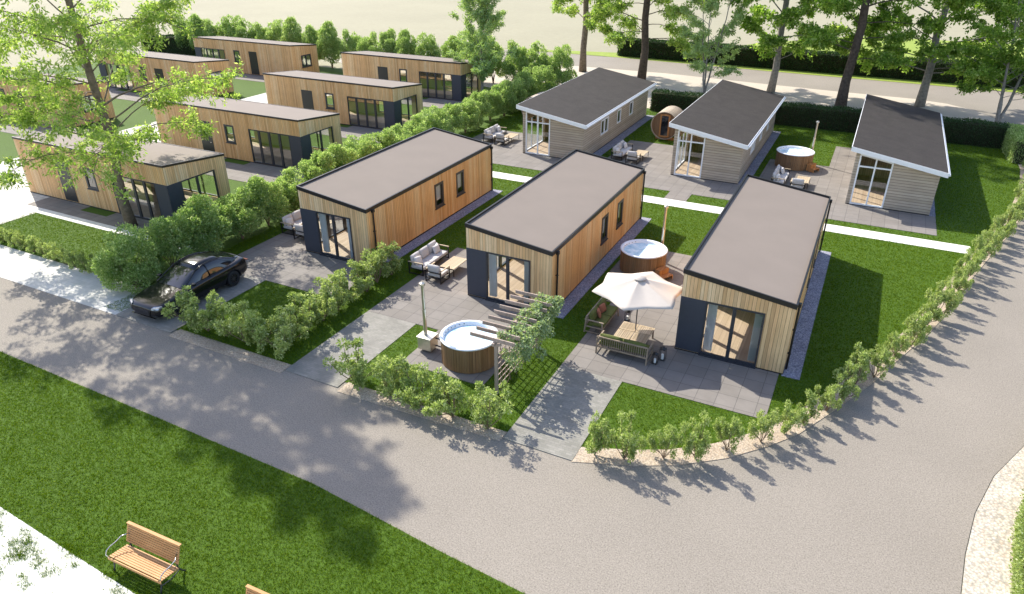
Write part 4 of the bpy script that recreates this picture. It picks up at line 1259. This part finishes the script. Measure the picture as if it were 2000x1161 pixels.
for k in range(13):
    shrub(-41 + k * .92, 18.75 - k * .058, random.uniform(.62, .8), nth(k + 1) + ' low shrub from the left along the pale paving', 'low shrubs lining the pale paving')
for k in range(6):
    shrub(-23.3 + k * .98, 16.75 + random.uniform(-.06, .06), random.uniform(1.2, 1.4), nth(k + 1) + ' shrub from the car in the roadside row of the first garden', 'shrubs in front of the garden beside the car')
for k in range(8):
    shrub(-18.75 + random.uniform(-.1, .1), 17.6 + k * .98, random.uniform(1.2, 1.4), nth(k + 1) + ' shrub from the road in the row leading to the first cabin corner', 'shrubs between the first two gardens')
for (x, y, s, l) in ((-14.6, 16.45, 1.45, 'spreading shrub at the driveway corner, leftmost in front of the large hot tub'), (-13.15, 16.4, 1.35, 'second shrub from the driveway in front of the large hot tub'),
                     (-11.8, 16.35, 1.35, 'third shrub in front of the large hot tub, right below its wall'), (-10.45, 16.35, 1.35, 'fourth shrub in front of the large hot tub, near the pergola post'), (-9.1, 16.3, 1.3, 'last upright shrub of the row, next to the pavers by the pergola')):
    shrub(x, y, s, l, 'shrubs in front of the large hot tub')

# ------------------------------------------------------------------ clipped hedges
def box_hedge(name, pts, wd, h, label, dens=420, size=.09, mat='leaf_hedge', z0=.0):
    global rng
    rng = np.random.default_rng(abs(hash(label)) % 1000 if False else len(label))
    V = []; core = MB()
    for (a, b) in zip(pts[:-1], pts[1:]):
        a = np.array(a, float); b = np.array(b, float); L = np.linalg.norm(b - a); u = (b - a) / L; nrm = np.array([-u[1], u[0]])
        w2 = wd / 2
        for (area, fn, nm) in ((L * h, 'n', nrm), (L * h, 's', -nrm), (L * wd, 't', None), (wd * h, 'e0', -u), (wd * h, 'e1', u)):
            n = int(area * dens); p = rng.uniform(0, 1, n); q = rng.uniform(0, 1, n)
            if fn in ('n', 's'):
                xy = a + u * (p * L)[:, None] + nm * (w2 + rng.normal(0, .05, n))[:, None]; z = q * h; dd = np.tile(np.append(nm, .25), (n, 1))
            elif fn == 't':
                xy = a + u * (p * L)[:, None] + nrm * ((q - .5) * wd)[:, None]; z = h + rng.normal(0, .05, n) + .05 * np.sin(p * L * 2.1); dd = np.tile(np.array([0, 0, 1.]), (n, 1))
            else:
                o_ = a if fn == 'e0' else b; xy = o_ + nm * rng.normal(0, .05, n)[:, None] + nrm * ((p - .5) * wd)[:, None]; z = q * h; dd = np.tile(np.append(nm, .25), (n, 1))
            P = np.column_stack([xy, z + z0]); D = unit(dd + rng.normal(size=(n, 3)) * .75)
            V.append(leaves(P, D, rng.uniform(.7, 1.3, n) * size, rng.uniform(.5, .75, n) * size))
        c = [a - nrm * (w2 - .1), a + nrm * (w2 - .1), b + nrm * (w2 - .1), b - nrm * (w2 - .1)]
        core.hexa([(p[0], p[1], .01) for p in c] + [(p[0], p[1], h - .1) for p in c])
    t = thing(name, (0, 0, 0), label, 'hedge')
    npmesh('foliage', np.concatenate(V), 4, mat, t)
    core.build('inner_twigs', 'soil', t)
    return t
box_hedge('clipped_hedge', [(-17.5, 62.9), (9.4, 62.9)], 1.2, 1.65, 'dark clipped hedge behind the grey cabins', 330, .1)
box_hedge('clipped_hedge', [(9.9, 63.3), (10.1, 58.5)], 1.2, 1.6, 'lighter hedge end turning the corner at the curved border', 380, .1, 'leaf_bush')
box_hedge('clipped_hedge', [(-29.9, 90.0), (42, 88.2)], 1.5, 2.0, 'long dark hedge on the far side of the back road', 170, .16)
box_hedge('clipped_hedge', [(-84, 63.5), (-78.5, 66.3)], 1.5, 2.2, 'short dark hedge at the far left behind the larch cabins', 200, .14)
box_hedge('clipped_hedge', [(6.3, 12), (6.3, 15.6), (6.6, 18.5), (7.35, 21.4), (8.6, 24.8)], 1.3, .8, 'light green hedge at the lower right corner', 900, .07, 'leaf_shrub')

# ------------------------------------------------------------------ trees
def tree(loc, seed, H, rt, zc, rc, mat_l, mat_b, label, cat='tree', nl=24, nsub=6, ntw=5, per=22, ls=.14, lw=.5, droop=.25, taper=.6, lpw=1.25, group=None, profile=None, lean=(0, 0), name='broadleaf_tree', rise=.55, multi=1, spread=.32):
    global rng
    rng = np.random.default_rng(seed); rd = random.Random(seed)
    t = thing(name, loc, label, cat, group)
    tr = MB(); tw = []; prof = profile or (lambda q: math.sqrt(max(.05, 1 - (2 * q - .8) ** 2 / 1.6)))
    trunks = []
    for k in range(multi):
        a = 2 * math.pi * k / multi + rd.uniform(-.3, .3); sp = (0 if multi == 1 else .16 * H)
        pts = []; n = 12
        for i in range(n + 1):
            q = i / n
            pts.append(Vector((lean[0] * q + sp * q * math.cos(a) + rd.uniform(-1, 1) * .005 * H * (q > 0), lean[1] * q + sp * q * math.sin(a) + rd.uniform(-1, 1) * .005 * H * (q > 0), H * q * (.93 if k else 1))))
        rads = [max(.02, rt * (1.25 if i == 0 else 1) * (1 - (i / n) * .93) ** .85) for i in range(n + 1)]
        tr.tube(pts, rads, 10); trunks.append((pts, rads))
    def at(pts, q):
        f = q * (len(pts) - 1); i = min(int(f), len(pts) - 2); return pts[i].lerp(pts[i + 1], f - i)
    for i in range(nl):
        pts, rads = trunks[i % multi]
        qz = (i + rd.random() * .8) / nl; z = lin(zc, H * .97, qz ** lpw); q = z / pts[-1].z; q = min(q, .99)
        b = at(pts, q); L = rc * prof(qz) * rd.uniform(.75, 1.12)
        az = i * 2.4 + rd.uniform(-.7, .7); d = Vector((math.cos(az), math.sin(az), lin(rise * .6, rise * 1.5, qz) * rd.uniform(.3, 1.9))).normalized()
        lp = [b]; dd = d.copy(); seg = 6
        for s in range(seg):
            dd = (dd + Vector((rd.uniform(-1, 1) * .16, rd.uniform(-1, 1) * .16, rd.uniform(-.14, .12) - .05 * droop * s))).normalized()
            lp.append(lp[-1] + dd * (L / seg))
        r0 = max(.025, rt * spread * (1 - qz * .6) * (L / rc))
        tr.tube(lp, [r0 * (1 - s / seg * .85) for s in range(seg + 1)], 6, cap=False)
        for j in range(nsub):
            q2 = rd.uniform(.28, 1.0); p0 = at(lp, q2); a2 = rd.choice((-1, 1)) * rd.uniform(.4, 1.2)
            dl = (lp[-1] - lp[0]).normalized(); dv = (Matrix.Rotation(a2, 3, 'Z') @ dl + Vector((0, 0, rd.uniform(-.35, .55)))).normalized()
            l2 = L * rd.uniform(.22, .42) * (1.15 - q2 * .5); sp2 = [p0]
            for s in range(3):
                dv = (dv + Vector((rd.uniform(-1, 1) * .2, rd.uniform(-1, 1) * .2, rd.uniform(-.2, .1) - .12 * droop))).normalized(); sp2.append(sp2[-1] + dv * l2 / 3)
            tr.tube(sp2, [r0 * .34, r0 * .25, r0 * .17, r0 * .1], 4, cap=False)
            for k in range(ntw):
                q3 = rd.uniform(.3, 1.0); p1 = at(sp2, q3)
                e = p1 + Vector((rd.gauss(0, 1), rd.gauss(0, 1), rd.gauss(-.25 * droop, .55))).normalized() * l2 * rd.uniform(.15, .45)
                tw.append((*p1, *e))
    tr.build('trunk', mat_b, t, smooth=True)
    tw = np.array(tw); n = len(tw) * per; idx = np.repeat(np.arange(len(tw)), per)
    A = tw[idx, :3]; B = tw[idx, 3:]; q = rng.uniform(.05, 1.05, (n, 1)); ax = unit(B - A)
    P = A + (B - A) * q + rng.normal(0, 1, (n, 3)) * ls * .45
    D = unit(ax * .5 + rng.normal(size=(n, 3)) * .7 + np.array([0, 0, -.55 * droop]))
    npmesh('crown', leaves(P, D, rng.uniform(.7, 1.3, n) * ls, rng.uniform(.8, 1.2, n) * ls * lw), 4, mat_l, t)
    return t
ashp = lambda q: .95 + .15 * math.sin(q * 6) if q < .3 else lin(1.05, .36, (q - .3) / .7)
flatp = lambda q: .8 + .35 * math.sin(math.pi * min(1, q * 1.15)) if q < .7 else 1.1 * math.sqrt(max(.05, 1 - ((q - .7) / .32) ** 2))
tree((-35.1, 23.1, 0), 4, 23, .26, 3.3, 6.0, 'leaf_tree', 'bark', 'big spreading tree with bright drooping leaves at the left, before the larch cabins', lpw=1.0, nl=66, nsub=12, ntw=6, per=17, ls=.215, lw=.36, droop=.8, name='ash_tree', profile=ashp, spread=.2, rise=.62)
tree((-33.2, 59.8, 0), 9, 10.8, .15, 1.4, 3.2, 'leaf_light', 'bark_pale', 'slender light green tree standing in the hedge beside the farthest near cabin', nl=60, nsub=8, ntw=6, per=17, ls=.16, lw=.5, droop=.0, rise=1.3, name='young_tree', spread=.25, profile=lambda q: .55 + .6 * math.sin(math.pi * min(1, q * 1.1)) if q < .85 else .5)
GT = 'tall trees behind the grey cabins'
tree((-29.9, 77.3, 0), 21, 30, .36, 4.6, 4.8, 'leaf_tree', 'bark', 'leftmost of the tall trees by the sandy lot, with a thin bright crown', lpw=1.0, nl=48, nsub=8, ntw=6, per=18, ls=.30, lw=.42, droop=.7, group=GT, name='tall_tree', profile=flatp, spread=.16, rise=.4)
tree((-22.4, 75.2, 0), 22, 37, .40, 3.9, 7.0, 'leaf_tree', 'bark_dark', 'second tall tree from the left, straight dark trunk behind the first grey cabin', lpw=1.0, nl=66, nsub=9, ntw=6, per=20, ls=.30, lw=.42, droop=.7, group=GT, name='tall_tree', profile=flatp, spread=.16, rise=.4)
tree((-14.6, 70.2, 0), 23, 10.5, .10, 1.8, 3.2, 'leaf_light', 'bark_pale', 'small multi stemmed tree with thin pale leaves behind the middle grey cabin', nl=36, nsub=7, ntw=5, per=15, ls=.19, lw=.5, multi=3, group='small multi stemmed trees', name='small_tree', rise=.8, spread=.3)
tree((-9.2, 75.5, 0), 24, 29, .34, 3.0, 6.6, 'leaf_maple', 'bark_pale', 'dense maple with a pale trunk left of the dark leaning trunk', lpw=1.05, nl=54, nsub=9, ntw=6, per=22, ls=.30, lw=.6, group=GT, name='maple_tree', profile=flatp, spread=.2, rise=.42)
tree((-2.45, 70.6, 0), 25, 28, .44, 4.2, 6.4, 'leaf_maple', 'bark_dark', 'tall dark trunked tree standing at the hedge between two grey cabins', nl=40, nsub=9, ntw=6, per=22, ls=.30, lw=.5, group=GT, name='tall_tree', lean=(.8, 0), profile=flatp, spread=.16, rise=.42)
tree((3.95, 75.1, 0), 26, 24, .38, 2.8, 7.6, 'leaf_maple', 'bark_pale', 'wide dense maple behind the grey cabin closest to the border', nl=44, nsub=10, ntw=6, per=22, ls=.30, lw=.6, group=GT, name='maple_tree', profile=flatp, spread=.2, rise=.4)
tree((9.5, 69.3, 0), 27, 12, .13, 2.2, 4.4, 'leaf_maple', 'bark_pale', 'multi stemmed young tree at the right end of the clipped hedge', nl=40, nsub=9, ntw=5, per=18, ls=.22, lw=.55, multi=3, group='small multi stemmed trees', name='small_tree', rise=.7, spread=.3)
